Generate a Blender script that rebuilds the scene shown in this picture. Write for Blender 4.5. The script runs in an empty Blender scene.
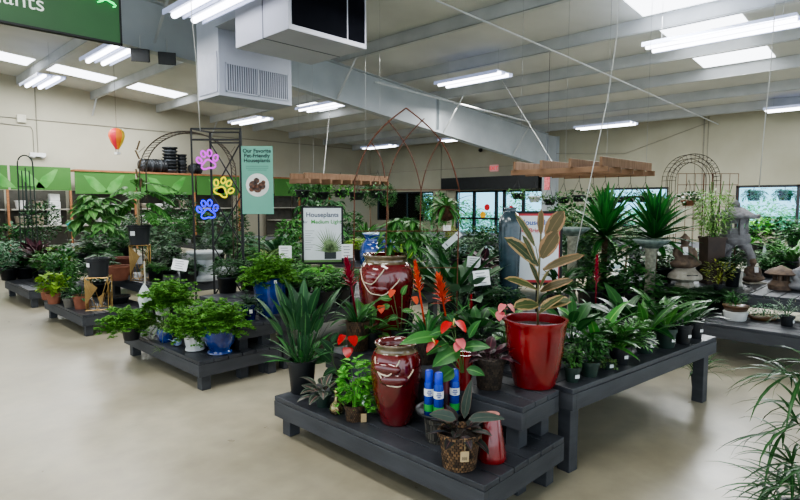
import bpy, math, random
import numpy as np
from mathutils import Vector, Matrix, Euler
random.seed(7)
sc = bpy.context.scene
COL = sc.collection
PI = math.pi
# ------------------------------------------------------------------ camera frame (used to survey positions in the hall)
TH = math.radians(44.2); PT = math.radians(4.83); FP = 556.0; H = 1.6
CT, ST = math.cos(TH), math.sin(TH)
def ray(px, py):
    x = (px-400)/FP; y = -(py-250)/FP
    f = math.cos(PT)+y*math.sin(PT); u = -math.sin(PT)+y*math.cos(PT)
    return f*CT+x*ST, f*ST-x*CT, u
def at(px, py, h):
    r = ray(px, py); t = (h-H)/r[2]
    return r[0]*t, r[1]*t, h
def col(px, D, h=0.0):
    x = (px-400)/FP*D
    return D*CT+x*ST, D*ST-x*CT, h
def ph(py, D):            # height of picture row py at distance D
    return H+(203-py)*D/FP
def dist(X, Y): return X*CT+Y*ST
FACE = TH-PI/2            # rotation that turns local -Y towards the camera station

# ------------------------------------------------------------------ materials
def hexc(c):
    if isinstance(c, str):
        c = c.lstrip('#'); c = [int(c[i:i+2], 16)/255 for i in (0, 2, 4)]
        c = [(v/12.92 if v <= .04045 else ((v+.055)/1.055)**2.4) for v in c]
    return (c[0], c[1], c[2], 1)
MC = {}
def newmat(name):
    m = bpy.data.materials.new(name); m.use_nodes = True
    nt = m.node_tree; b = nt.nodes['Principled BSDF']
    return m, nt, b
def mat(name, c, c2=None, rough=.5, metal=0, scale=6, bump=0, bscale=40, coat=0, emit=None, es=0, spec=.5, stretch=None, alpha=None):
    if name in MC: return MC[name]
    m, nt, b = newmat(name)
    N = nt.nodes; L = nt.links
    b.inputs['Roughness'].default_value = rough; b.inputs['Metallic'].default_value = metal
    b.inputs['Coat Weight'].default_value = coat; b.inputs['Coat Roughness'].default_value = .08
    b.inputs['Specular IOR Level'].default_value = spec
    tc = N.new('ShaderNodeTexCoord'); mp = N.new('ShaderNodeMapping'); L.new(tc.outputs['Object'], mp.inputs[0])
    if stretch: mp.inputs['Scale'].default_value = stretch
    n = N.new('ShaderNodeTexNoise'); n.inputs['Scale'].default_value = scale; n.inputs['Detail'].default_value = 5
    L.new(mp.outputs[0], n.inputs['Vector'])
    r = N.new('ShaderNodeValToRGB'); r.color_ramp.elements[0].position = .35; r.color_ramp.elements[1].position = .68
    r.color_ramp.elements[0].color = hexc(c); 
    cc = hexc(c)
    r.color_ramp.elements[1].color = hexc(c2) if c2 else (min(1, cc[0]*1.18), min(1, cc[1]*1.18), min(1, cc[2]*1.18), 1)
    L.new(n.outputs['Fac'], r.inputs[0]); L.new(r.outputs[0], b.inputs['Base Color'])
    if bump:
        n2 = N.new('ShaderNodeTexNoise'); n2.inputs['Scale'].default_value = bscale; n2.inputs['Detail'].default_value = 4
        L.new(mp.outputs[0], n2.inputs['Vector'])
        bp = N.new('ShaderNodeBump'); bp.inputs['Strength'].default_value = bump; bp.inputs['Distance'].default_value = .01
        L.new(n2.outputs['Fac'], bp.inputs['Height']); L.new(bp.outputs[0], b.inputs['Normal'])
    if emit:
        b.inputs['Emission Color'].default_value = hexc(emit); b.inputs['Emission Strength'].default_value = es
    MC[name] = m; return m
def basketmat(name, c, c2, rows=26, cols=34, sc_=1.0):
    if name in MC: return MC[name]
    m, nt, b = newmat(name); N = nt.nodes; L = nt.links
    uv = N.new('ShaderNodeUVMap'); uv.uv_map = 'UVMap'
    br = N.new('ShaderNodeTexBrick'); br.inputs['Scale'].default_value = 1
    br.inputs['Brick Width'].default_value = 1/cols*sc_; br.inputs['Row Height'].default_value = 1/rows*sc_
    br.inputs['Mortar Size'].default_value = .006*sc_; br.inputs['Mortar Smooth'].default_value = 1
    br.inputs['Color1'].default_value = hexc(c); br.inputs['Color2'].default_value = hexc(c2)
    br.inputs['Mortar'].default_value = (0.012, 0.008, 0.006, 1)
    L.new(uv.outputs[0], br.inputs['Vector']); L.new(br.outputs['Color'], b.inputs['Base Color'])
    bp = N.new('ShaderNodeBump'); bp.invert = True; bp.inputs['Strength'].default_value = 1; bp.inputs['Distance'].default_value = .012
    L.new(br.outputs['Fac'], bp.inputs['Height']); L.new(bp.outputs[0], b.inputs['Normal'])
    b.inputs['Roughness'].default_value = .7
    MC[name] = m; return m
def leafmat(name, c1, c2, edge=None, mid=None, rough=.42, tint=None, ecut=.62, stripes=False, midw=.11):
    if name in MC: return MC[name]
    m, nt, b = newmat(name); N = nt.nodes; L = nt.links
    at_ = N.new('ShaderNodeAttribute'); at_.attribute_name = 'lf'
    sp = N.new('ShaderNodeSeparateXYZ'); L.new(at_.outputs['Vector'], sp.inputs[0])
    tc = N.new('ShaderNodeTexCoord'); ns = N.new('ShaderNodeTexNoise'); ns.inputs['Scale'].default_value = 35
    L.new(tc.outputs['Object'], ns.inputs['Vector'])
    ad = N.new('ShaderNodeMath'); ad.operation = 'MULTIPLY_ADD'; L.new(ns.outputs['Fac'], ad.inputs[0]); ad.inputs[1].default_value = .5
    L.new(sp.outputs[0], ad.inputs[2])
    sb = N.new('ShaderNodeMath'); sb.operation = 'SUBTRACT'; L.new(ad.outputs[0], sb.inputs[0]); sb.inputs[1].default_value = .25; sb.use_clamp = True
    mx = N.new('ShaderNodeMix'); mx.data_type = 'RGBA'; L.new(sb.outputs[0], mx.inputs[0])
    mx.inputs[6].default_value = hexc(c1); mx.inputs[7].default_value = hexc(c2); out = mx.outputs[2]
    if stripes:
        w = N.new('ShaderNodeMath'); w.operation = 'SINE'
        s2 = N.new('ShaderNodeMath'); s2.operation = 'MULTIPLY'; L.new(sp.outputs[2], s2.inputs[0]); s2.inputs[1].default_value = 60
        L.new(s2.outputs[0], w.inputs[0])
        g = N.new('ShaderNodeMath'); g.operation = 'GREATER_THAN'; L.new(w.outputs[0], g.inputs[0]); g.inputs[1].default_value = .3
        m3 = N.new('ShaderNodeMix'); m3.data_type = 'RGBA'; L.new(g.outputs[0], m3.inputs[0]); L.new(out, m3.inputs[6]); m3.inputs[7].default_value = hexc(stripes); out = m3.outputs[2]
    if edge:
        n2 = N.new('ShaderNodeTexNoise'); n2.inputs['Scale'].default_value = 18; L.new(tc.outputs['Object'], n2.inputs['Vector'])
        a2 = N.new('ShaderNodeMath'); a2.operation = 'MULTIPLY_ADD'; L.new(n2.outputs['Fac'], a2.inputs[0]); a2.inputs[1].default_value = .7; L.new(sp.outputs[1], a2.inputs[2])
        g = N.new('ShaderNodeMath'); g.operation = 'GREATER_THAN'; L.new(a2.outputs[0], g.inputs[0]); g.inputs[1].default_value = ecut+.35
        m3 = N.new('ShaderNodeMix'); m3.data_type = 'RGBA'; L.new(g.outputs[0], m3.inputs[0]); L.new(out, m3.inputs[6]); m3.inputs[7].default_value = hexc(edge); out = m3.outputs[2]
    if mid:
        g = N.new('ShaderNodeMath'); g.operation = 'LESS_THAN'; L.new(sp.outputs[1], g.inputs[0]); g.inputs[1].default_value = midw
        m3 = N.new('ShaderNodeMix'); m3.data_type = 'RGBA'; L.new(g.outputs[0], m3.inputs[0]); L.new(out, m3.inputs[6]); m3.inputs[7].default_value = hexc(mid); out = m3.outputs[2]
    L.new(out, b.inputs['Base Color']); b.inputs['Roughness'].default_value = rough+.08; b.inputs['Specular IOR Level'].default_value = .32
    tr = N.new('ShaderNodeBsdfTranslucent'); L.new(out, tr.inputs['Color'])
    ms = N.new('ShaderNodeMixShader'); ms.inputs[0].default_value = .2
    L.new(b.outputs[0], ms.inputs[1]); L.new(tr.outputs[0], ms.inputs[2])
    L.new(ms.outputs[0], N['Material Output'].inputs[0])
    MC[name] = m; return m
def emis(name, c, s):
    if name in MC: return MC[name]
    m = bpy.data.materials.new(name); m.use_nodes = True; nt = m.node_tree
    nt.nodes.clear(); e = nt.nodes.new('ShaderNodeEmission'); o = nt.nodes.new('ShaderNodeOutputMaterial')
    e.inputs[0].default_value = hexc(c); e.inputs[1].default_value = s; nt.links.new(e.outputs[0], o.inputs[0])
    MC[name] = m; return m

# ------------------------------------------------------------------ mesh builder
class MB:
    def __init__(s): s.V = []; s.F = []; s.A = []; s.UV = []; s.n = 0; s.att = False
    def put(s, v, f, a=None, uv=None):
        v = np.asarray(v, float).reshape(-1, 3); s.V.append(v)
        s.F.extend([tuple(int(i)+s.n for i in q) for q in f])
        s.A.append(np.zeros((len(v), 3)) if a is None else np.asarray(a, float)); s.att = s.att or a is not None
        s.UV.append(np.zeros((len(v), 2)) if uv is None else np.asarray(uv, float))
        s.n += len(v); return s
    def box(s, x0, x1, y0, y1, z0, z1, M=None):
        v = np.array([[x, y, z] for z in (z0, z1) for x, y in ((x0, y0), (x1, y0), (x1, y1), (x0, y1))], float)
        if M is not None: v = np.array([M @ Vector(p) for p in v])
        return s.put(v, [(3, 2, 1, 0), (4, 5, 6, 7), (0, 1, 5, 4), (1, 2, 6, 5), (2, 3, 7, 6), (3, 0, 4, 7)])
    def bar(s, a, b, w, h=None):
        a = Vector(a); b = Vector(b); h = h or w; d = (b-a); l = d.length
        q = d.to_track_quat('X', 'Z').to_matrix().to_4x4()
        return s.box(0, l, -w/2, w/2, -h/2, h/2, Matrix.Translation(a) @ q)
    def tube(s, pts, r, seg=6, close=False, cap=True):
        pts = [Vector(p) for p in pts]; n = len(pts); rs = r if isinstance(r, (list, tuple)) else [r]*n
        V = []; up = Vector((0, 0, 1)); 
        for i, p in enumerate(pts):
            if close: d = pts[(i+1) % n]-pts[i-1]
            else: d = pts[min(i+1, n-1)]-pts[max(i-1, 0)]
            if d.length < 1e-9: d = Vector((0, 0, 1))
            d.normalize(); u = up if abs(d.z) < .95 else Vector((1, 0, 0))
            a = d.cross(u).normalized(); b = a.cross(d)
            V += [p+(a*math.cos(t)+b*math.sin(t))*rs[i] for t in (2*PI*k/seg for k in range(seg))]
        F = []
        for i in range(n if close else n-1):
            j = (i+1) % n
            for k in range(seg):
                l = (k+1) % seg; F.append((i*seg+k, j*seg+k, j*seg+l, i*seg+l))
        if cap and not close: F += [tuple(range(seg)), tuple((n-1)*seg+k for k in range(seg))[::-1]]
        return s.put([tuple(v) for v in V], F)
    def lathe(s, prof, seg=24, c=(0, 0, 0), sx=1, sy=1, ph0=0, cap=True):
        V = []; UV = []; F = []; n = len(prof); hs = [0]
        for i in range(1, n): hs.append(hs[-1]+math.hypot(prof[i][0]-prof[i-1][0], prof[i][1]-prof[i-1][1]))
        tot = hs[-1] or 1
        for i, (r, z) in enumerate(prof):
            for k in range(seg+1):
                t = 2*PI*k/seg+ph0
                V.append((c[0]+r*sx*math.cos(t), c[1]+r*sy*math.sin(t), c[2]+z)); UV.append((k/seg, hs[i]/tot))
        w = seg+1
        for i in range(n-1):
            for k in range(seg): F.append((i*w+k, i*w+k+1, (i+1)*w+k+1, (i+1)*w+k))
        if cap:
            if prof[0][0] > 1e-4: F.append(tuple(range(seg))[::-1])
            if prof[-1][0] > 1e-4: F.append(tuple((n-1)*w+k for k in range(seg)))
        return s.put(V, F, None, UV)
    def ell(s, c, r, M=None, seg=14, rings=9):
        V = []; F = []
        for i in range(rings+1):
            a = PI*i/rings
            for k in range(seg):
                t = 2*PI*k/seg
                p = Vector((r[0]*math.sin(a)*math.cos(t), r[1]*math.sin(a)*math.sin(t), -r[2]*math.cos(a)))
                if M is not None: p = M @ p
                V.append((p.x+c[0], p.y+c[1], p.z+c[2]))
        for i in range(rings):
            for k in range(seg):
                l = (k+1) % seg; F.append((i*seg+k, i*seg+l, (i+1)*seg+l, (i+1)*seg+k))
        return s.put(V, F)
    def poly(s, pts, z0, z1):      # prism from xy outline
        n = len(pts); V = [(x, y, z0) for x, y in pts]+[(x, y, z1) for x, y in pts]
        return s.put(V, [tuple(range(n))[::-1], tuple(range(n, 2*n))]+[(i, (i+1) % n, (i+1) % n+n, i+n) for i in range(n)])
    def leaf(s, p, az, el, L, W, droop=.8, n=5, shape='lance', fold=.25, roll=0., flat=False):
        t = np.linspace(0, 1, n+1)
        ang = el-droop*t**1.2
        dl = L/n
        rr = np.concatenate([[0], np.cumsum(np.cos(ang[:-1])*dl)]); zz = np.concatenate([[0], np.cumsum(np.sin(ang[:-1])*dl)])
        ca, sa = math.cos(az), math.sin(az)
        C = np.stack([p[0]+rr*ca, p[1]+rr*sa, p[2]+zz], 1)
        if shape == 'strap': w = np.minimum(1, .45+t*2.2)*(1-t**3.5)
        elif shape == 'lance': w = np.sin(PI*np.clip(t*.93+.07, 0, 1)**.85)
        elif shape == 'ovate': w = np.sin(PI*np.clip(t, 0, 1)**.72)**.8
        elif shape == 'heart': w = np.where(t < .12, .75, 1)*np.cos(np.clip((t-.2)*1.95, -1, 1.57))**.8
        elif shape == 'pad': w = np.sin(PI*np.clip(t*.96+.02, 0, 1))**.5
        elif shape == 'round': w = np.sin(PI*np.clip(t*.94+.03, 0, 1))**.6
        else: w = 1-t
        w = np.nan_to_num(w)*W*.5
        w = np.maximum(w, .0004); w[-1] = .0004
        D = np.stack([np.cos(ang)*ca, np.cos(ang)*sa, np.sin(ang)], 1)
        S = np.array([-sa, ca, 0.])
        Nn = np.cross(np.broadcast_to(S, D.shape), -D)
        Sr = S*math.cos(roll)+Nn*math.sin(roll); Nr = Nn*math.cos(roll)-S*math.sin(roll)
        rd = random.random()
        e1 = C+Sr*w[:, None]+Nr*(fold*w)[:, None]; e2 = C-Sr*w[:, None]+Nr*(fold*w)[:, None]
        m = n+1
        if flat:
            V = np.concatenate([e1, e2]); A = np.zeros((2*m, 3)); A[:, 0] = rd; A[:, 1] = .5; A[:, 2] = np.tile(t, 2)
            F = [(i, i+1, m+i+1, m+i) for i in range(n)]
        else:
            V = np.concatenate([e1, C, e2]); A = np.zeros((3*m, 3)); A[:, 0] = rd; A[:m, 1] = 1; A[2*m:, 1] = 1; A[:, 2] = np.tile(t, 3)
            F = [(i, i+1, m+i+1, m+i) for i in range(n)]+[(m+i, m+i+1, 2*m+i+1, 2*m+i) for i in range(n)]
        s.put(V, F, A); return C, D
    def mesh(s, name, smooth=True):
        me = bpy.data.meshes.new(name)
        V = np.concatenate(s.V) if s.V else np.zeros((0, 3))
        me.from_pydata(V.tolist(), [], s.F)
        if s.att:
            a = me.attributes.new('lf', 'FLOAT_VECTOR', 'POINT'); a.data.foreach_set('vector', np.concatenate(s.A).astype(np.float32).ravel())
        UV = np.concatenate(s.UV)
        if UV.any():
            ul = me.uv_layers.new(name='UVMap'); li = np.empty(len(me.loops), np.int32); me.loops.foreach_get('vertex_index', li)
            ul.data.foreach_set('uv', UV[li].astype(np.float32).ravel())
        if smooth: me.polygons.foreach_set('use_smooth', [True]*len(me.polygons))
        me.update(); return me
    def obj(s, name, m, parent=None, smooth=False, loc=None, rot=None, bevel=0, sharp=None):
        me = s.mesh(name, smooth)
        if m: me.materials.append(m)
        return link(name, me, parent, loc, rot, bevel, sharp)
def link(name, me, parent=None, loc=None, rot=None, bevel=0, sharp=None):
    o = bpy.data.objects.new(name, me); COL.objects.link(o)
    if parent: o.parent = parent
    if loc is not None: o.location = loc
    if rot is not None: o.rotation_euler = rot if hasattr(rot, '__len__') else (0, 0, rot)
    if bevel:
        b = o.modifiers.new('b', 'BEVEL'); b.width = bevel; b.segments = 2; b.limit_method = 'ANGLE'
    if sharp:
        me.set_sharp_from_angle(angle=math.radians(sharp))
    return o
def empty(name, loc=(0, 0, 0), rz=0):
    o = bpy.data.objects.new(name, None); COL.objects.link(o); o.location = loc; o.rotation_euler = (0, 0, rz); o.empty_display_size = .1
    return o
LABELS = {}
def tag(o, label, cat, group=None):
    o['label'] = label; o['category'] = cat
    if group: o['group'] = group
    if label in LABELS and not group: print('DUP LABEL', label)
    LABELS[label] = 1
    n = len(label.split())
    if n < 4 or n > 16: print('LABEL LEN', n, label)
    return o
def thing(name, label, cat, loc, rz=0, group=None): return tag(empty(name, loc, rz), label, cat, group)
def struct(o): o['kind'] = 'structure'; return o
def part(o, label): o['label'] = label; return o
_rm = {}
def plaintext(s, size, m, parent, loc, rot=(PI/2, 0, 0), align='CENTER', name='lettering', bold=0):
    cu = bpy.data.curves.new(name, 'FONT'); cu.body = s; cu.size = size; cu.align_x = align; cu.extrude = .001; cu.offset = bold
    cu.materials.append(m)
    t = bpy.data.objects.new('t', cu); COL.objects.link(t); me = bpy.data.meshes.new_from_object(t); bpy.data.objects.remove(t); me.name = name
    if not me.materials: me.materials.append(m)
    o = bpy.data.objects.new(name, me); COL.objects.link(o); o.parent = parent; o.location = loc; o.rotation_euler = rot
    return o

# ------------------------------------------------------------------ palette
WOOD = mat('charcoal_painted_wood', '#34363b', '#414348', rough=.55, scale=3, bump=.15, bscale=30, stretch=(1, 1, 6))
WOODTOP = mat('charcoal_deck_boards', '#2e3036', '#3f4248', rough=.42, scale=5, bump=.2, bscale=25)
BLACKP = mat('black_plastic', '#15171a', '#1f2226', rough=.5)
GREENP = mat('dark_green_plastic', '#1d3029', '#263b33', rough=.5)
TERRA = mat('terracotta_clay', '#7c4a37', '#96604a', rough=.8, bump=.1)
REDG = mat('red_glaze', '#660a0f', '#841216', rough=.18, coat=.8, scale=5, bump=.12, bscale=30)
OXB = mat('oxblood_glaze', '#520a10', '#741018', rough=.12, coat=1, scale=4)
BLUEG = mat('cobalt_glaze', '#082060', '#164290', rough=.15, coat=.8, scale=7)
NAVYG = mat('navy_glaze', '#08144e', '#10206a', rough=.15, coat=.8)
WHITEC = mat('white_ceramic', '#c9c9c6', '#dedede', rough=.35)
WIREM = mat('thin_galvanised_wire', '#7e8080', '#8c8e8e', rough=.5)
SOIL = mat('potting_soil', '#17100c', '#2a1e16', rough=1, scale=60, bump=.6)
PAPER = mat('white_paper', '#dcdedf', '#ececec', rough=.6)
INK = mat('dark_ink', '#22262c', rough=.7)
GOLD = mat('brushed_gold_metal', '#8d7244', '#b8965c', rough=.35, metal=.8)
BLKM = mat('black_metal', '#121213', '#1c1c1e', rough=.5, metal=.3)
RUST = mat('rusty_metal', '#4b2a1c', '#6b3d28', rough=.7, metal=.3, scale=30)
BROWNM = mat('brown_metal_wire', '#3a332c', '#51473c', rough=.6, metal=.4)
STONE = mat('grey_cast_stone', '#6a686a', '#8a888a', rough=.85, scale=14, bump=.5)
BROWNSTONE = mat('brown_cast_stone', '#4f4038', '#73604f', rough=.8, scale=14, bump=.4)
PALESTONE = mat('pale_cast_stone', '#8f887c', '#b4ada0', rough=.85, scale=14, bump=.4)
BARK = mat('brown_bark', '#4a3a2a', '#6d5940', rough=.9, scale=20, bump=.5)
CANE = mat('pale_cane', '#8f8466', '#a79c7c', rough=.8, scale=20, bump=.3)
GSTEM = mat('green_stem', '#3d5a2a', '#567a3a', rough=.5)
ROPE = basketmat('rope_weave', '#6b5138', '#33251a', rows=11, cols=30)
WICK = basketmat('wicker_weave', '#8a6a4a', '#2f2018', rows=16, cols=30)
SEAGR = basketmat('seagrass_weave', '#4a3c2e', '#241b14', rows=14, cols=26)
WIRE = basketmat('slatted_wire', '#6c665b', '#2c2a28', rows=9, cols=30)
L = {
 'fern': leafmat('fern_leaf', '#3a7226', '#71a444', rough=.6),
 'darkfern': leafmat('dark_fern_leaf', '#1f4a22', '#3b7032', rough=.55),
 'dark': leafmat('dark_leaf', '#15381c', '#2a5a2a', mid='#3d6b36', rough=.35),
 'mid': leafmat('mid_leaf', '#2a5a26', '#457d35', mid='#6f9d58'),
 'lime': leafmat('lime_leaf', '#5f8a2c', '#8fb040', rough=.5),
 'bright': leafmat('bright_leaf', '#3f8a2e', '#6db544', mid='#8cc466'),
 'greygreen': leafmat('grey_green_leaf', '#38563e', '#587558', rough=.5),
 'silver': leafmat('silver_variegated_leaf', '#2f5a3c', '#4a7a54', edge='#7f9c80', ecut=.8),
 'varieg': leafmat('cream_variegated_leaf', '#355a30', '#5c8248', edge='#9aa070', ecut=.78),
 'rubber': leafmat('rubber_leaf', '#2f3d26', '#4a5632', edge='#98805a', mid='#6a6440', rough=.35, ecut=.66, midw=.06),
 'calathea': leafmat('dark_calathea_leaf', '#1c2620', '#3a3034', mid='#6a4448', edge='#303a32', rough=.35, ecut=.8, midw=.07),
 'purple': leafmat('purple_leaf', '#2a1a22', '#4a2a34', mid='#6a3a44', rough=.35),
 'yucca': leafmat('yucca_leaf', '#16401e', '#2f6a2c', mid='#3d7a34', rough=.4),
 'strap': leafmat('strap_leaf', '#24552b', '#3f7d3b', mid='#5c9450', rough=.35),
 'croton': leafmat('croton_leaf', '#4a6022', '#8f9438', mid='#8c9440'),
 'red': leafmat('red_bract', '#9a0f22', '#c41f2e', rough=.35),
 'orange': leafmat('orange_bract', '#c23a1e', '#e0603a', rough=.4),
 'crimson': leafmat('crimson_bract', '#7a0a26', '#a81436', rough=.4),
 'pink': leafmat('pink_spathe', '#d0606a', '#e88a88', rough=.3),
 'spathe': leafmat('coral_spathe', '#b0141a', '#d23230', rough=.2),
 'jungle': leafmat('jungle_leaf', '#1d4524', '#3f7536', rough=.45),
}
# ------------------------------------------------------------------ foliage kinds (each returns an MB at real size, root at 0,0,0)
R = random.uniform
def f_strap(n, Lr, W, el=(.5, 1.4), droop=1.2, z0=0., rad=.02, shape='strap', seg=6, fold=.3, zr=0.):
    m = MB()
    for i in range(n):
        az = i*2.39996+R(-.2, .2); k = i/max(1, n-1)
        e = el[0]+(el[1]-el[0])*(k**.8)+R(-.1, .1); l = Lr*R(.78, 1.08)
        m.leaf((rad*math.cos(az), rad*math.sin(az), z0+zr*k), az, e, l, W*R(.85, 1.1), droop*R(.6, 1.2), seg, shape, fold)
    return m
def f_fern(n, Lr, W=.06, el=(.2, 1.4), droop=1.6, pin=14, z0=0., leaf=.03, broad=.45):
    m = MB()
    for i in range(n):
        az = i*2.39996+R(-.3, .3); e = el[0]+(el[1]-el[0])*(i/n)+R(-.1, .1); l = Lr*R(.7, 1.1)
        C, D = m.leaf((0, 0, z0), az, e, l, .006, droop*R(.7, 1.15), 7, 'strap', 0, flat=True)
        for j in range(1, pin+1):
            t = j/pin; x = t*7; a = min(6, int(x)); fr = x-a
            p = C[a]*(1-fr)+C[a+1]*fr; d = D[a]
            pl = W*(math.sin(PI*min(1, t*.85+.15))**.7)*R(.8, 1.15)
            for sd in (-1, 1):
                azz = az+sd*R(.8, 1.25)
                m.leaf(p, azz, math.asin(max(-1, min(1, d[2])))*.4+R(-.3, .3), pl, pl*broad, R(.2, .7), 2, 'lance', .1, roll=R(-.4, .4), flat=True)
    return m
def f_frilly(n, Lr, el=(.1, 1.45), droop=1.5, z0=0., leaf=.045):    # lacy mound: fronds forking into sprays of small leaflets
    m = MB()
    for i in range(n):
        az = i*2.39996+R(-.3, .3); e = el[0]+(el[1]-el[0])*(i/n)+R(-.1, .1); l = Lr*R(.6, 1.1)
        C, D = m.leaf((0, 0, z0), az, e, l, .004, droop*R(.6, 1.2), 6, 'strap', 0, flat=True)
        for a in (2, 3, 4, 5, 6):
            for q in range(4 if a > 2 else 2):
                az2 = az+R(-1.2, 1.2); l2 = Lr*R(.12, .3)*(1.2-a*.1)
                C2, D2 = m.leaf(C[a], az2, R(-.2, .6), l2, .003, R(.4, 1.2), 3, 'strap', 0, flat=True)
                for b in (1, 2, 3):
                    for sd in (-1, 0, 1):
                        m.leaf(C2[b], az2+sd*1.0+R(-.3, .3), R(-.3, .5), leaf*R(.7, 1.1), leaf*.62, R(.1, .6), 2, 'lance', .05, roll=R(-.6, .6), flat=True)
    return m
def f_bush(n, r, c, leaf=(.06, .03), shape='ovate', out=.6, stems=8, seg=3, hang=0.):
    m = MB()
    for i in range(stems):
        az = R(0, 2*PI); 
        m.leaf((0, 0, 0), az, R(.9, 1.5), c[2]+r[2]*.5, .008, R(-.1, .7), 4, 'strap', .3)
    for i in range(n):
        th = R(0, 2*PI); cz = R(-1, 1) if not hang else R(-1, .8); q = R(.35, 1)**.45; s_ = math.sqrt(1-cz*cz)
        p = (c[0]+r[0]*q*s_*math.cos(th), c[1]+r[1]*q*s_*math.sin(th), c[2]+r[2]*q*cz)
        m.leaf(p, th+R(-out, out), R(-.5, .8)-hang, leaf[0]*R(.7, 1.2), leaf[1]*R(.8, 1.1), R(.1, .9), seg, shape, .15, roll=R(-.5, .5))
    return m
def f_vine(n, r, drop, leaf=(.05, .035)):                      # trails over a pot rim
    m = MB()
    for i in range(n):
        az = R(0, 2*PI); l = drop*R(.3, 1)
        C, D = m.leaf((r*.5*math.cos(az), r*.5*math.sin(az), 0), az, R(.6, 1.3), r*.9+l, .004, R(2.2, 3.0), 8, 'strap', 0, flat=True)
        for a in range(1, 9):
            for q in range(2): m.leaf(C[a], R(0, 2*PI), R(-.8, .6), leaf[0]*R(.7, 1.2), leaf[1], .4, 2, 'ovate', .1, roll=R(-.6, .6))
    return m
def f_palm(n, Lr, leaflet=.16, el=(.5, 1.4), droop=1.3, pairs=11, w=.014, z0=0.):
    m = MB()
    for i in range(n):
        az = i*2.39996+R(-.3, .3); e = el[0]+(el[1]-el[0])*(i/n)+R(-.1, .1); l = Lr*R(.7, 1.1)
        C, D = m.leaf((0, 0, z0), az, e, l, .009, droop*R(.7, 1.15), 8, 'strap', .3)
        for j in range(2, pairs+1):
            t = j/pairs; x = t*8; a = min(7, int(x)); fr = x-a
            p = C[a]*(1-fr)+C[a+1]*fr
            for sd in (-1, 1):
                m.leaf(p, az+sd*R(.55, .95), D[a][2]*.6+R(-.1, .3), leaflet*math.sin(PI*min(1, .25+t*.62))*R(.85, 1.1), w, R(.3, .9), 3, 'lance', .2)
    return m
def f_paddle(n, pet, bl, bw, el=(.5, 1.4), droop=.9, shape='ovate', z0=0., rad=.015, petd=.35, seg=6, face=None, fold=.2, petw=.008):
    m = MB()
    for i in range(n):
        az = i*2.39996+R(-.3, .3) if face is None else face+R(-1.3, 1.3)
        e = el[0]+(el[1]-el[0])*(i/n)+R(-.12, .12); pl = pet*R(.6, 1.1); s_ = R(.75, 1.1)
        if pl > .01:
            C, D = m.leaf((rad*math.cos(az), rad*math.sin(az), z0), az, e, pl, petw, petd*R(.5, 1.3), 3, 'strap', .5)
            p = C[-1]; e2 = e-petd*.8
        else: p = (rad*math.cos(az), rad*math.sin(az), z0); e2 = e
        m.leaf(p, az+R(-.2, .2), e2-.1, bl*s_, bw*s_, droop*R(.6, 1.3), seg, shape, fold, roll=R(-.35, .35))
    return m
def f_umbrella(n, pet, ll, lw, k=7, el=(.2, 1.3), z0=0., zr=.2):
    m = MB()
    for i in range(n):
        az = i*2.39996+R(-.2, .2); e = el[0]+(el[1]-el[0])*(i/n)
        C, D = m.leaf((0, 0, z0+zr*i/n), az, e, pet*R(.7, 1.1), .007, .3, 3, 'strap', .4)
        for j in range(k):
            m.leaf(C[-1], az+(j-(k-1)/2)*(4.9/k)+R(-.1, .1), R(-.55, .05), ll*(1-.3*abs(j-(k-1)/2)/k)*R(.85, 1.05), lw, R(.5, 1.), 4, 'lance', .15)
    return m
def f_monstera(n, pet, bl, el=(.2, 1.3), z0=0., zr=.1):
    m = MB()
    for i in range(n):
        az = i*2.39996+R(-.3, .3); e = el[0]+(el[1]-el[0])*(i/n)
        C, D = m.leaf((0, 0, z0+zr*i/n), az, e, pet*R(.7, 1.1), .01, .4, 3, 'strap', .4)
        a2 = az+R(-.3, .3); b_ = bl*R(.75, 1.1)
        C2, D2 = m.leaf(C[-1], a2, R(-.7, .1), b_, b_*.42, .6, 6, 'ovate', .1)
        for t in range(0, 6):
            for sd in (-1, 1):
                m.leaf(C2[t], a2+sd*(1.45-t*.17), D2[t][2]*.7+.05, b_*(.50-.035*abs(t-1.5)*2), b_*.23, .5, 3, 'pad', .08)
    return m
def f_rosettes(heads, Lr, W, n=40, el=(-.5, 1.45), droop=.3):
    m = MB()
    for (x, y, z) in heads:
        for i in range(n):
            az = i*2.39996; k = i/n
            m.leaf((x+.02*math.cos(az), y+.02*math.sin(az), z+.12*k), az, el[0]+(el[1]-el[0])*k**.7+R(-.1, .1), Lr*R(.8, 1.08), W, droop*R(.4, 1.6), 4, 'strap', .35)
    return m
def f_bracts(h, r, n=36, top=.03, spread=.9, L0=.05, z0=0.):      # bromeliad flower spike
    m = MB(); m.tube([(0, 0, 0), (0, 0, z0+h)], .007, 6)
    for i in range(n):
        k = i/n; az = i*2.39996
        m.leaf((0, 0, z0+h*k), az, max(.25, .75-spread*.3*(1-k)+.55*k), L0*(1.15-k*.35)*r/.03, L0*.34*r/.03, -.15+spread*.2, 3, 'lance', .3)
    return m
def f_brom(n, Lr, W): return f_strap(n, Lr, W, (.35, 1.35), 1.3, shape='strap', rad=.03)
def spathe(mb, p, az, s, el=.5):
    mb.leaf((p[0],p[1],p[2]+s*.3), az, -el-.5, s*1.5, s*1.35, .3, 6, 'heart', .12)
    mb.leaf((p[0]-.2*s*math.cos(az), p[1]-.2*s*math.sin(az), p[2]-.02), az+PI, el*.3, s*.3, s*.7, .3, 3, 'ovate', .1)

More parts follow.
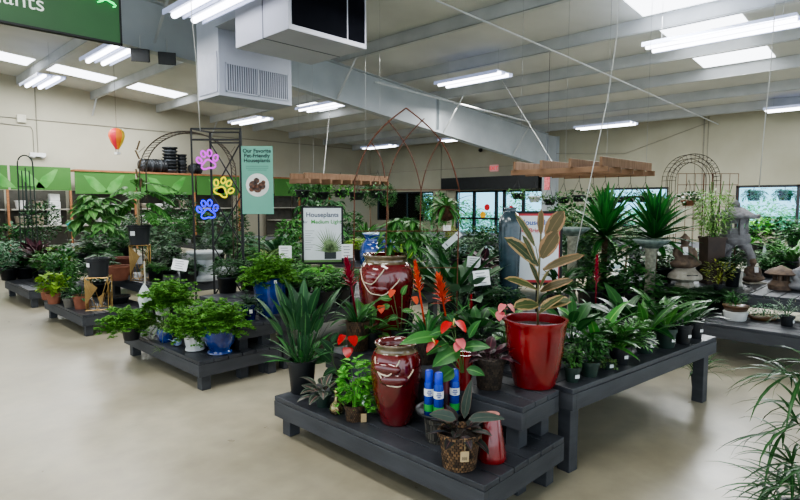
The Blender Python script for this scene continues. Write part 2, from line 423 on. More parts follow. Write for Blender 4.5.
# ------------------------------------------------------------------ pots
def potprof(rt, rb, h, lip=.006, rim=.03, wall=.006, soil=.85):
    return [(rb*.96, 0), (rb, .004), (rb+(rt-rb)*.98*(h-rim)/h, h-rim), (rt+lip, h-rim+.002), (rt+lip*1.3, h), (rt-wall, h), (rt-wall*1.5-(rt-rb)*.15, h*soil)]
_pots = {}
def pot(parent, rt, rb, h, m, seg=22, lip=.006, rim=.03, soil=.85, name='pot', prof=None, lab=None):
    mb = MB(); p = prof or potprof(rt, rb, h, lip, min(rim, h*.25), soil=soil); mb.lathe(p, seg)
    o = mb.obj(name, m, parent, True, sharp=40)
    sl = MB(); rs = (p[-1][0])*1.0
    sl.lathe([(rs, p[-1][1]-.001), (rs*.5, p[-1][1]+.008), (.001, p[-1][1]+.01)], 14, cap=False)
    sl.obj('soil', SOIL, parent, True)
    if lab: part(o, lab)
    return o
def sticker(parent, r, z, w=.035, h=.025, ang=None, tilt=0):
    """price sticker on the wall of a pot, facing the aisle"""
    a = (FACE-PI/2+.35) if ang is None else ang
    mb = MB(); mb.box(-w/2, w/2, -.001, .001, -h/2, h/2)
    o = mb.obj('price_sticker', PAPER, parent); o.location = (r*math.cos(a), r*math.sin(a), z); o.rotation_euler = (0, 0, a+PI/2)
    return o
def fol(parent, mb, m, z=0., name='foliage', rz=0., sc_=None):
    o = mb.obj(name, m, parent, True); o.location = (0, 0, z); o.rotation_euler = (0, 0, rz)
    if sc_: o.scale = sc_
    return o

# ================================================================== THE HALL
BX, LY = 19.4, 20.95
def roofh(x): return 4.33+.08*(BX-x)
WALL = mat('beige_painted_wall', '#a5a08e', '#b0ab99', rough=.85, scale=.7, bump=.05, bscale=60)
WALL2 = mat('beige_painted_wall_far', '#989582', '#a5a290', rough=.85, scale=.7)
CEIL = mat('white_roof_insulation', '#b9bab5', '#c6c7c2', rough=.9, scale=.8)
STEEL = mat('pale_grey_steel', '#a8aaa9', '#b5b7b6', rough=.6, scale=2)
# floor: sealed concrete
def floormat():
    m, nt, b = newmat('sealed_concrete'); N = nt.nodes; K = nt.links
    tc = N.new('ShaderNodeTexCoord')
    n1 = N.new('ShaderNodeTexNoise'); n1.inputs['Scale'].default_value = .55; n1.inputs['Detail'].default_value = 8; n1.inputs['Roughness'].default_value = .62
    n2 = N.new('ShaderNodeTexNoise'); n2.inputs['Scale'].default_value = 7; n2.inputs['Detail'].default_value = 6
    for n in (n1, n2): K.new(tc.outputs['Object'], n.inputs['Vector'])
    r1 = N.new('ShaderNodeValToRGB'); e = r1.color_ramp.elements; e[0].position = .3; e[1].position = .7
    e[0].color = hexc('#918975'); e[1].color = hexc('#b2ac99')
    K.new(n1.outputs['Fac'], r1.inputs[0])
    r2 = N.new('ShaderNodeValToRGB'); e = r2.color_ramp.elements; e[0].position = .3; e[1].position = .75; e[0].color = (.8, .8, .8, 1); e[1].color = (1.12, 1.1, 1.08, 1)
    K.new(n2.outputs['Fac'], r2.inputs[0])
    mx = N.new('ShaderNodeMix'); mx.data_type = 'RGBA'; mx.blend_type = 'MULTIPLY'; mx.inputs[0].default_value = .6
    K.new(r1.outputs[0], mx.inputs[6]); K.new(r2.outputs[0], mx.inputs[7]); K.new(mx.outputs[2], b.inputs['Base Color'])
    rr = N.new('ShaderNodeMapRange'); K.new(n2.outputs['Fac'], rr.inputs[0]); rr.inputs[3].default_value = .22; rr.inputs[4].default_value = .42
    K.new(rr.outputs[0], b.inputs['Roughness']); b.inputs['Specular IOR Level'].default_value = .4
    return m
struct(MB().box(-12, BX+.2, -8, LY+.2, -.2, 0).obj('floor', floormat()))
# slab joints cut into the floor surface, thin
jt = mat('joint_dark', '#7c7666', rough=.9)
# walls
w = MB(); w.box(-12, BX+.2, LY, LY+.2, 0, 7); struct(w.obj('wall_left', WALL))
# back wall with openings (Y ranges of glazing)
def y_at(px): 
    a = math.atan((px-400)/FP); return BX*math.tan(TH-a)
openings = [(y_at(433), y_at(377), .75, 2.13), (y_at(545), y_at(455), 0, 2.13), (y_at(667), y_at(603), .75, 2.13), (y_at(860), y_at(734), .75, 2.13)]
ops = sorted([(min(a, b), max(a, b), z0, z1) for a, b, z0, z1 in openings])
w = MB(); y = -8
for a, b, z0, z1 in ops:
    w.box(BX, BX+.2, y, a, 0, 5); w.box(BX, BX+.2, a, b, z1, 5)
    if z0: w.box(BX, BX+.2, a, b, 0, z0)
    y = b
w.box(BX, BX+.2, y, LY+.2, 0, 5); struct(w.obj('wall_back', WALL2))
# roof
w = MB(); x0, x1 = -12, BX+.2
w.put([(x0, -8, roofh(x0)), (x1, -8, roofh(x1)), (x1, LY+.2, roofh(x1)), (x0, LY+.2, roofh(x0)),
       (x0, -8, roofh(x0)+.12), (x1, -8, roofh(x1)+.12), (x1, LY+.2, roofh(x1)+.12), (x0, LY+.2, roofh(x0)+.12)],
      [(0, 1, 2, 3), (7, 6, 5, 4), (0, 4, 5, 1), (1, 5, 6, 2), (2, 6, 7, 3), (3, 7, 4, 0)])
struct(w.obj('ceiling', CEIL))
# purlins: each one a beam along Y
PX = [.4, 2.4, 4.4, 6.5, 8.7, 10.8, 12.7, 14.5, 16.4, 18.2]
for i, x in enumerate(PX):
    h = roofh(x)
    m = MB(); m.box(x-.035, x+.035, -8, LY, h-.25, h); m.box(x-.035, x+.07, -8, LY, h-.26, h-.24)
    struct(m.obj('trim_%d' % (i+1), STEEL))
# tapered frame rafter with its column at Y=10.6
def rafter(name, Yf):
    m = MB(); bot = [(-6, 4.95), (3, 4.45), (7.3, 4.2), (17.6, 3.04), (18.6, 2.9)]
    tv = []; 
    for x, z in bot: tv += [(x, Yf-.012, z), (x, Yf+.012, z), (x, Yf-.012, roofh(x)-.26), (x, Yf+.012, roofh(x)-.26)]
    F = []
    for i in range(len(bot)-1):
        a = i*4; b = a+4; F += [(a, b, b+2, a+2), (a+1, a+3, b+3, b+1), (a, a+1, b+1, b), (a+2, b+2, b+3, a+3)]
    m.put(tv, F)
    for (x, z), (x2, z2) in zip(bot, bot[1:]):
        m.bar((x, Yf, z), (x2, Yf, z2), .24, .02); m.bar((x, Yf, roofh(x)-.27), (x2, Yf, roofh(x2)-.27), .24, .02)
    for x in (7.2, 12.4): m.box(x-.006, x+.006, Yf-.11, Yf+.11, 4.25-(.55 if x > 10 else 0), roofh(x)-.27)
    m.box(18.6, 19.38, Yf-.012, Yf+.012, 0, 4.1); m.box(18.58, 18.6, Yf-.12, Yf+.12, 0, 4.1); m.box(19.37, 19.39, Yf-.12, Yf+.12, 0, 4.1)
    struct(m.obj(name, mat('rafter_grey_steel', '#a2a7ab', '#aeb3b6', rough=.55, scale=1.5)))
rafter('trim_20', 10.6)
# fly braces from purlins to the rafter foot flange
m = MB()
for x in (4.4, 8.7, 12.7, 16.4):
    z = 4.43-(x-5.3)*.11
    for s_ in (-1, 1): m.bar((x, 10.6, z), (x, 10.6+s_*.75, roofh(x)-.24), .05, .01)
struct(m.obj('trim_21', STEEL))
m = MB()
for x in (6.5, 10.8): m.bar((x, LY-.01, roofh(x)-.8), (x, LY-.5, roofh(x)-.26), .05, .02)
struct(m.obj('trim_22', STEEL))
# tie rods under the roof
m = MB(); a = col(394, 11.5, 5.15); 

def roofpt(px, py, off):
    r = ray(px, py); t = (4.33+.08*BX-off-H)/(r[2]+.08*r[0]); return r[0]*t, r[1]*t, H+r[2]*t
m.tube([roofpt(375, 82, .62), roofpt(530, 122, .62)], .022, 6); m.tube([roofpt(435, 0, .3), roofpt(570, 58, .3), roofpt(722, 126, .3)], .016, 6)
struct(m.obj('trim_23', mat('white_pipe', '#b6b8b8', rough=.5)))
# skylights: bright translucent panels set in the roof between purlins
SKY = emis('skylight_panel', '#f2f7ff', 4.2)
nsk = 0
def skylight(x0, x1, y0, y1):
    global nsk; nsk += 1
    m = MB(); z0 = roofh(x0)-.012; z1 = roofh(x1)-.012
    m.put([(x0, y0, z0), (x1, y0, z1), (x1, y1, z1), (x0, y1, z0)], [(0, 1, 2, 3)])
    struct(m.obj('window_%d' % (10+nsk), SKY))
for i in range(4, 7): skylight(PX[i]+.12, PX[i+1]-.12, 2.75+.0*i, 4.15)
for i in (1, 2, 3): skylight(PX[i]+.15, PX[i+1]-.15, 18.1, 19.1)
for i in (5,): skylight(PX[i]+.15, PX[i+1]-.15, 15.2, 16.2)
# conduit on the walls
m = MB(); m.tube([(-2, LY-.02, 4.25), (BX-.05, LY-.02, 4.25)], .016, 6)
def yl(px): a = math.atan((px-400)/FP); return LY/math.tan(TH-a)
xx = yl(42); m.tube([(xx, LY-.02, 5.5), (xx, LY-.02, 3.2)], .014, 6); m.tube([(yl(0), LY-.02, 4.05), (yl(36), LY-.02, 4.02), (yl(38), LY-.02, 3.9), (yl(38), LY-.02, 3.2)], .014, 6)
m.tube([(BX-.02, LY, 3.1), (BX-.02, 12.2, 3.1)], .014, 6); m.tube([(BX-.02, y_at(441), 4.2), (BX-.02, y_at(441), 2.2)], .012, 6)
m.tube([(BX-.02, y_at(700), 4.3), (BX-.02, y_at(700), .3)], .02, 6); m.tube([(BX-.02, y_at(704), 4.3), (BX-.02, y_at(704), .3)], .014, 6)
m.tube([(BX-.03, 12, 3.55), (BX-.03, 8, 3.3), (BX-.03, y_at(703), 4.1)], .012, 6)
struct(m.obj('trim_24', mat('conduit_paint', '#7f7b6e', rough=.6)))
# wall fittings
e = thing('emergency_light', 'white emergency light unit at the foot of the conduit on beige wall', 'light', (yl(41), LY-.06, 3.08))
MB().box(-.22, .22, -.06, .05, 0, .12).obj('housing', WHITEC, e, bevel=.01)
q = MB()
for sx in (-.13, .13): q.lathe([(.02, 0), (.055, .03), (.055, .06)], 12, (sx, -.06, -.05))
q.obj('lamp_head', WHITEC, e, True)
tag(MB().box(yl(27)-.12, yl(27)+.12, LY-.09, LY-.005, 4.12, 4.36).obj('junction_box', mat('box_beige', '#b9b5a4'), bevel=.01), 'small beige junction box on the conduit of the long wall', 'junction box')
e = thing('security_camera', 'small black security camera high on the wall above the entrance', 'camera', (BX-.02, y_at(483), 3.9))
MB().tube([(0, 0, 0), (-.16, 0, -.02)], .02, 8).obj('bracket', BLKM, e); MB().ell((-.2, .02, -.1), (.09, .09, .08)).obj('dome', BLKM, e, True)
# exit sign
RY = (PI/2, 0, -PI/2)
e = thing('exit_sign', 'lit white and red exit sign on the wall above the entrance', 'sign', (BX-.03, y_at(494), 3.04))
MB().box(-.05, .02, -.21, .21, -.14, .14).obj('housing', mat('exit_box', '#b58f8c', emit='#c98f8c', es=.25), e, bevel=.01)
plaintext('EXIT', .2, mat('exit_red', '#c8303c', emit='#d03040', es=.6), e, (-.055, 0, -.07), RY, bold=.004)
# windows and entrance
FRM = mat('black_window_frame', '#14171b', '#1d2126', rough=.4)
def glassmat():
    m = bpy.data.materials.new('window_glass'); m.use_nodes = True; nt = m.node_tree; nt.nodes.clear()
    t = nt.nodes.new('ShaderNodeBsdfTransparent'); t.inputs[0].default_value = (.62, .88, .97, 1)
    g = nt.nodes.new('ShaderNodeBsdfGlossy'); g.inputs['Roughness'].default_value = .02
    fr = nt.nodes.new('ShaderNodeFresnel'); mx = nt.nodes.new('ShaderNodeMixShader'); o = nt.nodes.new('ShaderNodeOutputMaterial')
    nt.links.new(fr.outputs[0], mx.inputs[0]); nt.links.new(t.outputs[0], mx.inputs[1]); nt.links.new(g.outputs[0], mx.inputs[2]); nt.links.new(mx.outputs[0], o.inputs[0]); return m
GLS = glassmat()
def window(name, y0, y1, z0, z1, mull, trans=None):
    e = empty(name, (BX+.08, (y0+y1)/2, z0)); struct(e)
    hw = (y1-y0)/2; hh = z1-z0; m = MB(); t = .035
    m.box(-.05, .05, -hw, hw, 0, t*2); m.box(-.05, .05, -hw, hw, hh-t*2, hh); m.box(-.05, .05, -hw, -hw+t*2, 0, hh); m.box(-.05, .05, hw-t*2, hw, 0, hh)
    for yy in mull: m.box(-.05, .05, yy-(y0+y1)/2-t, yy-(y0+y1)/2+t, 0, hh)
    if trans: m.box(-.05, .05, -hw, hw, trans-t, trans+t)
    m.obj('frame', FRM, e); MB().box(-.004, .004, -hw+.02, hw-.02, .02, hh-.02).obj('pane', GLS, e)
    return e
for i, (a, b, z0, z1) in enumerate(ops):
    if z0 == 0: continue
    ml = {0: [y_at(796), y_at(850)], 1: [], 3: [y_at(406)]}.get(i, [])
    window('window_%d' % (i+1), a, b, z0, z1, [v for v in ml if a < v < b])
ent = [o for o in ops if o[2] == 0][0]
e = empty('door_1', (BX+.08, (ent[0]+ent[1])/2, 0)); struct(e)
hw = (ent[1]-ent[0])/2; cy = (ent[0]+ent[1])/2
m = MB(); 
for px in (455, 473, 495, 503, 522, 545):
    y = y_at(px)-cy; m.box(-.05, .05, y-.06, y+.06, 0, 2.13)
m.box(-.05, .05, -hw, hw, 2.05, 2.13); m.box(-.05, .05, -hw, hw, .9, .98); m.box(-.05, .05, -hw, hw, 0, .2)
m.obj('frame', FRM, e); MB().box(-.004, .004, -hw+.02, hw-.02, .02, 2.1).obj('pane', GLS, e)
m = MB(); m.box(-.5, -.09, y_at(543)-cy-.0, y_at(447)-cy, 2.16, 2.68); m.obj('header_canopy', FRM, e)
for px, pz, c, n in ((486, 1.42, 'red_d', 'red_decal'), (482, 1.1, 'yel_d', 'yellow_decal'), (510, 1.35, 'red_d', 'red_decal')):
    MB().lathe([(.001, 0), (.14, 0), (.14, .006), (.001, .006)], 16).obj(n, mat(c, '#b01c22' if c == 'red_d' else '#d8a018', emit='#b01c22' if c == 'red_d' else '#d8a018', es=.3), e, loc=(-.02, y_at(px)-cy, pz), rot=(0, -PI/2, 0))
# outdoors: pavement, planting beyond the glass
struct(MB().box(BX+.2, BX+30, -20, 40, -.2, -.02).obj('ground', mat('pale_pavement', '#c2cacc', '#d6dcde', rough=.8)))
OUTL = leafmat('outdoor_leaf', '#5f9a5c', '#a4d09a', rough=.6)
oi = 0
olab = ['pale green fern hanging outside the wide window, beside the pagoda lantern', 'drooping fern hanging outside the wide window, near its centre mullion', 'small fern hanging outside beyond the mullion',
        'leafy fern hanging outside the narrow window', 'leafy shrub outside beside the entrance glass', 'green shrub outside the automatic doors', 'pale shrub outside the window by the room corner', 'round shrub outside low behind the wide window', 'bushy shrub outside beyond the narrow window', 'slim shrub outside by the corner window edge']
fm = f_fern(46, .5, .11, (.1, 1.2), 2.4, 10).mesh('outdoor_fern'); fm.materials.append(OUTL)
bm_ = f_bush(420, (.9, .9, .9), (0, 0, .95), (.22, .11)).mesh('outdoor_bush'); bm_.materials.append(OUTL)
for k, (px, D, z, hang) in enumerate([(752, 17.5, 1.85, 1), (783, 17.1, 1.85, 1), (806, 16.7, 1.8, 1), (646, 21.3, 1.85, 1), (463, 31, 0, 0), (515, 28, 0, 0), (395, 36, 0, 0), (765, 25, 0, 0), (655, 28, 0, 0), (424, 33, 0, 0)]):
    X, Y, _ = col(px, D)
    if hang:
        t = thing('hanging_fern', olab[k], 'fern', (X, Y, z), 0)
        link('foliage', fm, t, loc=(0, 0, 0)); m = MB(); m.lathe(potprof(.2, .14, .2), 14, (0, 0, -.18)); m.obj('basket', BLACKP, t, True)
        m = MB(); m.tube([(0, 0, 0), (0, 0, 1.45)], .01, 5); m.obj('hanger', BLKM, t)
    else:
        t = thing('shrub', olab[k], 'shrub', (X, Y, -.02)); link('foliage', bm_, t)
random.seed(17)
for px in list(range(738, 840, 13))+list(range(608, 668, 13))+list(range(380, 545, 16)):
    a = math.atan((px-400)/FP); D = (BX+R(4, 6.5))/math.cos(TH-a)*math.cos(a); X, Y, _ = col(px, D)
    t = thing('shrub', 'pale leafy shrub in the row planted outside the glass', 'shrub', (X, Y, -.02), R(0, 6), 'shrubs planted outside the windows'); o = link('foliage', bm_, t); o.scale = (1., 1., R(.5, .85))
# beam the outside ferns hang from
struct(MB().box(BX+.5, BX+1.6, -12, 22, 3.3, 3.4).obj('trim_25', mat('outdoor_canopy', '#8fb4d8', '#9fc0e0', rough=.6)))
# ================================================================== DISPLAY BENCHES
def bench(label, x0, x1, y0, y1, h, along='y', ap=.11, legw=.085, rot=0., group=None, topt=.03, nl=2, m=WOOD):
    """slatted bench, origin at its near corner (x0,y0) on what it stands on"""
    e = thing('plant_bench', label, 'bench', (x0, y0, 0), rot, group)
    lx, ly = x1-x0, y1-y0
    t = MB(); pw = .14
    if along == 'y':
        n = max(1, round(lx/pw)); w_ = lx/n
        for i in range(n): t.box(i*w_+.004, (i+1)*w_-.004, 0, ly, h-topt, h)
    else:
        n = max(1, round(ly/pw)); w_ = ly/n
        for i in range(n): t.box(0, lx, i*w_+.004, (i+1)*w_-.004, h-topt, h)
    t.obj('tabletop', WOODTOP, e, bevel=.003)
    a = MB(); q = .038
    a.box(0, q, .0, ly, h-topt-ap, h-topt-.002); a.box(lx-q, lx, 0, ly, h-topt-ap, h-topt-.002)
    a.box(q, lx-q, 0, q, h-topt-ap, h-topt-.002); a.box(q, lx-q, ly-q, ly, h-topt-ap, h-topt-.002)
    a.obj('apron', m, e, bevel=.003)
    for i in range(nl):
        for yy in (q+.002, ly-q-legw-.002):
            xx = q+.002+(lx-2*q-legw-.004)*i/(nl-1)
            MB().box(xx, xx+legw, yy, yy+legw, 0, h-topt-.001).obj('leg', m, e, bevel=.004)
    return e
G1 = 'slatted plant benches'
# near island (front right)
bench('low front bench holding the red fountain vase and the spray cans', 2.08, 2.86, 1.47, 3.24, .27)
bench('raised narrow step carrying the big red pot and bromeliad baskets', 2.50, 2.90, 1.53, 3.20, .52, ap=.1)
bench('long charcoal bench of small potted plants reaching from the big red pot', 2.93, 4.93, 1.46, 3.40, .53, 'x', rot=math.radians(-6.5), ap=.10)
# second island
bench('low bench with the cobalt pots and white fluted urn', 2.10, 2.92, 4.40, 6.10, .27)
bench('raised step under the tall cobalt planter', 2.50, 2.90, 4.46, 6.04, .50, ap=.1)
bench('long bench behind the cobalt planter, filled with leafy pots', 2.94, 5.3, 4.42, 6.10, .53, 'x')
# third island
bench('low bench with the terracotta pots and lime coleus', 2.04, 2.86, 7.25, 8.92, .27)
bench('raised bench behind the gold geometric plant stands', 2.88, 5.2, 7.27, 8.90, .53, 'x')
bench('low bench with the white birdhouse by the shelving', 2.06, 3.0, 9.85, 11.5, .28)
bench('raised bench behind the white birdhouse', 3.02, 5.2, 9.87, 11.5, .55, 'x')
# far islands
bench('low bench with bonsai bowls below the stone lanterns', 6.1, 6.85, .2, 3.1, .40, nl=3)
bench('stone display bench under the pagoda lantern and the seated statues', 6.88, 9.2, .2, 3.1, .62, 'x', nl=3)
bench('far bench of foliage plants behind the teal vase', 6.3, 9.2, 4.2, 6.2, .6, 'x', nl=3)
bench('far bench of foliage plants past the medium light sign', 6.3, 9.2, 7.2, 9.1, .6, 'x', nl=3)
bench('far bench of foliage plants behind the black arbor', 6.3, 9.2, 9.9, 11.8, .6, 'x', nl=3)
bench('far bench of foliage plants near the shelving wall', 6.3, 9.2, 13.0, 15.2, .6, 'x', nl=3)
bench('rear bench of foliage plants before the wide window', 11.2, 14.0, 1.2, 4.4, .7, 'x', nl=3)
bench('rear bench of foliage plants under the right hanging rack', 11.2, 14.0, 5.4, 8.6, .7, 'x', nl=3)
bench('rear bench of foliage plants before the entrance', 11.2, 14.0, 9.4, 12.4, .7, 'x', nl=3)
bench('rear bench of foliage plants before the room corner', 11.2, 14.0, 13.4, 16.4, .7, 'x', nl=3)
RECT = [(2.5, 2.9, 1.53, 3.2, .52), (2.08, 2.86, 1.47, 3.24, .27), (2.95, 4.93, 1.3, 3.2, .53), (2.5, 2.9, 4.46, 6.04, .5), (2.1, 2.92, 4.4, 6.1, .27), (2.94, 5.3, 4.42, 6.1, .53),
        (2.04, 2.86, 7.25, 8.92, .27), (2.88, 5.2, 7.27, 8.9, .53), (2.06, 3., 9.85, 11.5, .28), (3.02, 5.2, 9.87, 11.5, .55), (6.1, 6.85, .2, 3.1, .4), (6.88, 9.2, .2, 3.1, .62)] + \
       [(6.3, 9.2, a, b, .6) for a, b in ((4.2, 6.2), (7.2, 9.1), (9.9, 11.8), (13., 15.2))]+[(11.2, 14., a, b, .7) for a, b in ((1.2, 4.4), (5.4, 8.6), (9.4, 12.4), (13.4, 16.4))]
def supp(x, y):
    for a in RECT:
        if a[0] <= x <= a[1] and a[2] <= y <= a[3]: return a[4]
    return 0.
def place(px, py, h, r=0.):
    x, y, z = at(px, py, h); return (x+r*CT, y+r*ST, h)
FWD = TH; CAMAZ = TH+PI      # azimuth towards the aisle the photo was taken from

# ================================================================== NEAR ISLAND
# -- bird of paradise in black pot
e = thing('bird_of_paradise_plant', 'tall dark paddle-leaved plant in black nursery pot at the low bench end', 'plant', place(300, 396, .27, .09))
pot(e, .098, .078, .235, BLACKP, lip=.008)
random.seed(11)
m = f_paddle(34, .36, .24, .075, (1.15, 1.54), .3, 'lance', .2, .05, petd=.1, petw=.012)
fol(e, m, leafmat('paddle_leaf', '#1c3f2a', '#35603a', mid='#55804e', rough=.35), 0)
m = f_paddle(22, .05, .24, .035, (.7, 1.3), .5, 'lance', .2, .05); fol(e, m, L['strap'])
# -- calathea in small green pot
e = thing('calathea', 'small calathea with pink-ribbed dark leaves in green pot', 'plant', place(322, 409, .27, .05))
pot(e, .052, .04, .085, GREENP); random.seed(5)
fol(e, f_paddle(17, .07, .13, .065, (.25, 1.35), .9, 'ovate', .07, petw=.004), leafmat('calathea_pink', '#27352c', '#4a5148', mid='#9a7570', edge='#6d7a68', ecut=.8, rough=.35))
# -- mercury glass bottle
e = thing('bottle_vase', 'small crackled gold glass bottle vase on the low bench', 'vase', place(336, 416, .27, .04))
MB().lathe([(.022, 0), (.042, .012), (.047, .035), (.04, .06), (.018, .085), (.012, .11), (.012, .135), (.02, .148), (.016, .15), (.009, .14)], 20).obj('body', mat('crackled_gold_glass', '#6b5a3a', '#c2b28c', rough=.15, metal=.85, scale=30, bump=.3, bscale=60), e, True)
# -- ivy/pothos in rope basket with plant card
e = thing('pothos', 'bushy light green pothos in rope basket with a wooden hang tag', 'plant', place(354, 423, .27, .055))
pot(e, .062, .055, .10, ROPE, name='basket', lip=.004); random.seed(8)
m = f_bush(190, (.10, .10, .15), (0, 0, .24), (.05, .035), 'heart', stems=14); fol(e, m, L['bright'])
m = f_vine(10, .07, .08, (.045, .03)); fol(e, m, L['bright'], .1, 'trailing_vine')
m = MB(); m.box(-.017, .017, -.002, .002, -.055, 0); o = m.obj('hang_tag', mat('kraft_card', '#b49a72', '#c2a981'), e); o.location = (.075*math.cos(CAMAZ+.9), .075*math.sin(CAMAZ+.9), .055); o.rotation_euler = (.1, 0, FACE+.2)
m = MB(); m.box(-.008, .008, -.001, .001, -.012, .06); o = m.obj('care_label', PAPER, e); o.location = (.072*math.cos(CAMAZ+.9), .072*math.sin(CAMAZ+.9), .12); o.rotation_euler = (0, .25, FACE)
# -- fountain vases
def fountain(label, loc, hh, s=1., rz=0., body=OXB, top=None):
    e = thing('fountain_vase', label, 'fountain', loc, rz)
    prof = [(.085, 0), (.092, .006), (.115, .08), (.14, .19), (.152, .29), (.155, .35), (.148, .41), (.13, .45), (.116, .468), (.122, .485), (.13, .498), (.126, .506), (.112, .5), (.1, .47), (.1, .44)]
    k = hh/.506; prof = [(r*s, z*k) for r, z in prof]
    MB().lathe(prof, 44).obj('jar', body, e, True)
    MB().lathe([(.1*s, .455*k), (.001, .46*k)], 20, cap=False).obj('water', mat('dark_water', '#241a12', rough=.05), e, True)
    MB().lathe([(r*1.008+.001, z) for r, z in prof[7:13]], 40, cap=False).obj('rim', mat('amber_glaze_rim', '#4a3a28', '#786a52', rough=.15, coat=1, scale=12), e, True)
    def rz_(z):
        for (r1, z1), (r2, z2) in zip(prof[:9], prof[1:9]):
            if z1 <= z <= z2: return r1+(r2-r1)*(z-z1)/(z2-z1)
        return prof[8][0]
    LIP = mat('cream_drip_glaze', '#b9a48c', '#d6c9b4', rough=.25, coat=.5)
    for ui, (zt, zb, a0, a1) in enumerate(((.43, .335, -1.0, .15), (.37, .27, -.8, .7))):
        pts = []
        for i in range(22):
            t = i/21; a = a0+(a1-a0)*t; z = (zb+(zt-zb)*abs(2*t-1)**2.0+.004*math.sin(t*17))*k
            q = rz_(z)+.006; pts.append((q*math.cos(a-PI/2), q*math.sin(a-PI/2), z))
        MB().tube(pts, .0048, 7).obj('spill_lip', LIP, e, True)
        # the cupped basin under each lip
        am = (a0+a1)/2-PI/2; zc = (zb+.035)*k; q = rz_(zc)*.86
        MB().ell((q*math.cos(am), q*math.sin(am), zc), (.035, .09, .045*k), Matrix.Rotation(am, 4, 'Z'), 18, 10).obj('basin', body, e, True)
    return e
fountain('glossy oxblood fountain vase with cream dripping lips beside the spray cans', place(396, 427, .27, .085), .50, 1.0, FACE)
fountain('second oxblood fountain vase with amber shoulder, behind the gothic trellis', col(386, 4.5, .53), .66, 1.45, FACE-.2, top=1)
# -- bromeliads
def brom(label, loc, basket, nl, Lr, W, hsp, br, rs, leafm, brm, tilt=(0, 0), pm=ROPE, spread=.9, n=36, L0=.05):
    e = thing('bromeliad', label, 'plant', loc)
    rt, rb, h = basket; pot(e, rt, rb, h, pm, name='basket' if pm in (ROPE, WICK, SEAGR) else 'pot', lip=.004)
    fol(e, f_brom(nl, Lr, W), leafm, h-.02)
    o = f_bracts(.19, br, n, spread=spread, z0=hsp-.21, L0=L0).obj('flower_spike', brm, e, True); o.location = (0, 0, h-.02); o.rotation_euler = (tilt[0], tilt[1], 0)
    return e
random.seed(3)
brom('crimson flowered bromeliad in tall woven rope basket', place(357, 352, .52, .07), (.085, .075, .22), 20, .27, .045, .48, .045, .03, leafmat('brom_leaf', '#24522e', '#467a42', mid='#5c9450', rough=.3), L['crimson'], (-.10, -.13))
brom('orange-red bromeliad with upright spike in dark seagrass basket', place(427, 366, .52, .07), (.07, .06, .2), 18, .26, .035, .52, .035, .03, L['strap'], L['orange'], (-.10, -.12), SEAGR, .5, 44, .045)
brom('orange star-shaped bromeliad leaning behind the coral anthurium', place(450, 356, .52, .12), (.065, .055, .16), 16, .25, .03, .42, .045, .055, L['strap'], L['orange'], (-.12, -.14), BLACKP, 1.6, 46, .055)
brom('small red-tipped bromeliad just below the handwritten white price card', place(476, 350, .53, .3), (.06, .05, .13), 18, .32, .035, .26, .022, .03, L['strap'], L['red'], (0, 0), BLACKP)

# -- picture-measured leaves for the plants that show leaf by leaf
def pl(mb, e, D, b, t, W, toward=0., shape='ovate', droop=.5, roll=1.0, n=6, fold=.15):
    """leaf from picture point b to t, at distance D, local to thing e"""
    k = D/FP; dx = (t[0]-b[0])*k; dz = (b[1]-t[1])*k
    wx, wy, _ = col(b[0], D); z = ph(b[1], D)
    p = (wx-e.location.x, wy-e.location.y, z-e.location.z)
    az = FACE if dx >= 0 else FACE+PI; Lh = abs(dx)/max(.3, math.cos(toward)); az += (-toward if dx >= 0 else toward)
    el = math.atan2(dz, Lh)+droop*.45
    mb.leaf(p, az, el, math.hypot(Lh, dz)*1.05, W, droop, n, shape, fold, roll=roll if dx >= 0 else -roll)
def pstem(mb, e, D, pts, r=.003):
    q = []
    for px, py in pts:
        wx, wy, _ = col(px, D); q.append((wx-e.location.x, wy-e.location.y, ph(py, D)-e.location.z))
    mb.tube(q, r, 5)
def pheart(mb, e, D, c, s, az=None, el=.3, roll=0):
    wx, wy, _ = col(c[0], D); spathe(mb, (wx-e.location.x, wy-e.location.y, ph(c[1], D)-e.location.z), CAMAZ if az is None else az, s, el)
# -- coral anthurium in red cylinder vase
loc = place(465, 392, .52, .05); D = dist(loc[0], loc[1])
e = thing('anthurium', 'coral-red anthurium with broad leaves in slim red vase above the spray cans', 'plant', loc)
pot(e, .05, .04, .21, REDG, prof=[(.036, 0), (.04, .004), (.045, .1), (.05, .2), (.052, .21), (.044, .21), (.042, .18)])
m = MB(); d = D-.12
for b, t, w in [((440, 338), (401, 345), .075), ((452, 332), (430, 336), .06), ((462, 352), (434, 368), .10), ((464, 350), (490, 349), .07), ((450, 345), (428, 356), .06), ((468, 372), (485, 378), .06), ((455, 372), (440, 385), .09), ((470, 340), (482, 322), .06), ((456, 330), (446, 315), .06)]:
    pl(m, e, d, b, t, w, .3, droop=.5, roll=.9)
fol(e, m, leafmat('anthurium_leaf', '#225428', '#437c38', mid='#558c44', rough=.3))
m = MB()
for pts in ([(464, 376), (458, 350), (455, 326)], [(463, 376), (448, 360), (436, 345)], [(465, 376), (464, 356), (460, 342)], [(464, 376), (452, 350), (441, 338)], [(465, 376), (460, 352), (452, 332)]): pstem(m, e, d, pts)
m.obj('stem', GSTEM, e, True)
for c, s_, a, n_ in (((450, 326), .055, CAMAZ-.9, 'spathe'), ((458, 325), .055, CAMAZ+.9, 'spathe'), ((437, 345), .06, CAMAZ-1.1, 'spathe'), ((460, 343), .045, CAMAZ+.5, 'pink_spathe'), ((460, 347), .04, CAMAZ-.5, 'pink_spathe')):
    m = MB(); pheart(m, e, d-.03, c, s_, a, .2); m.obj(n_, L['pink'] if 'pink' in n_ else L['spathe'], e, True)
m = MB(); pstem(m, e, d-.06, [(454, 327), (455, 320)], .004); pstem(m, e, d-.06, [(436, 346), (433, 340)], .004); m.obj('spadix', mat('spadix_yellow', '#c9b060'), e, True)
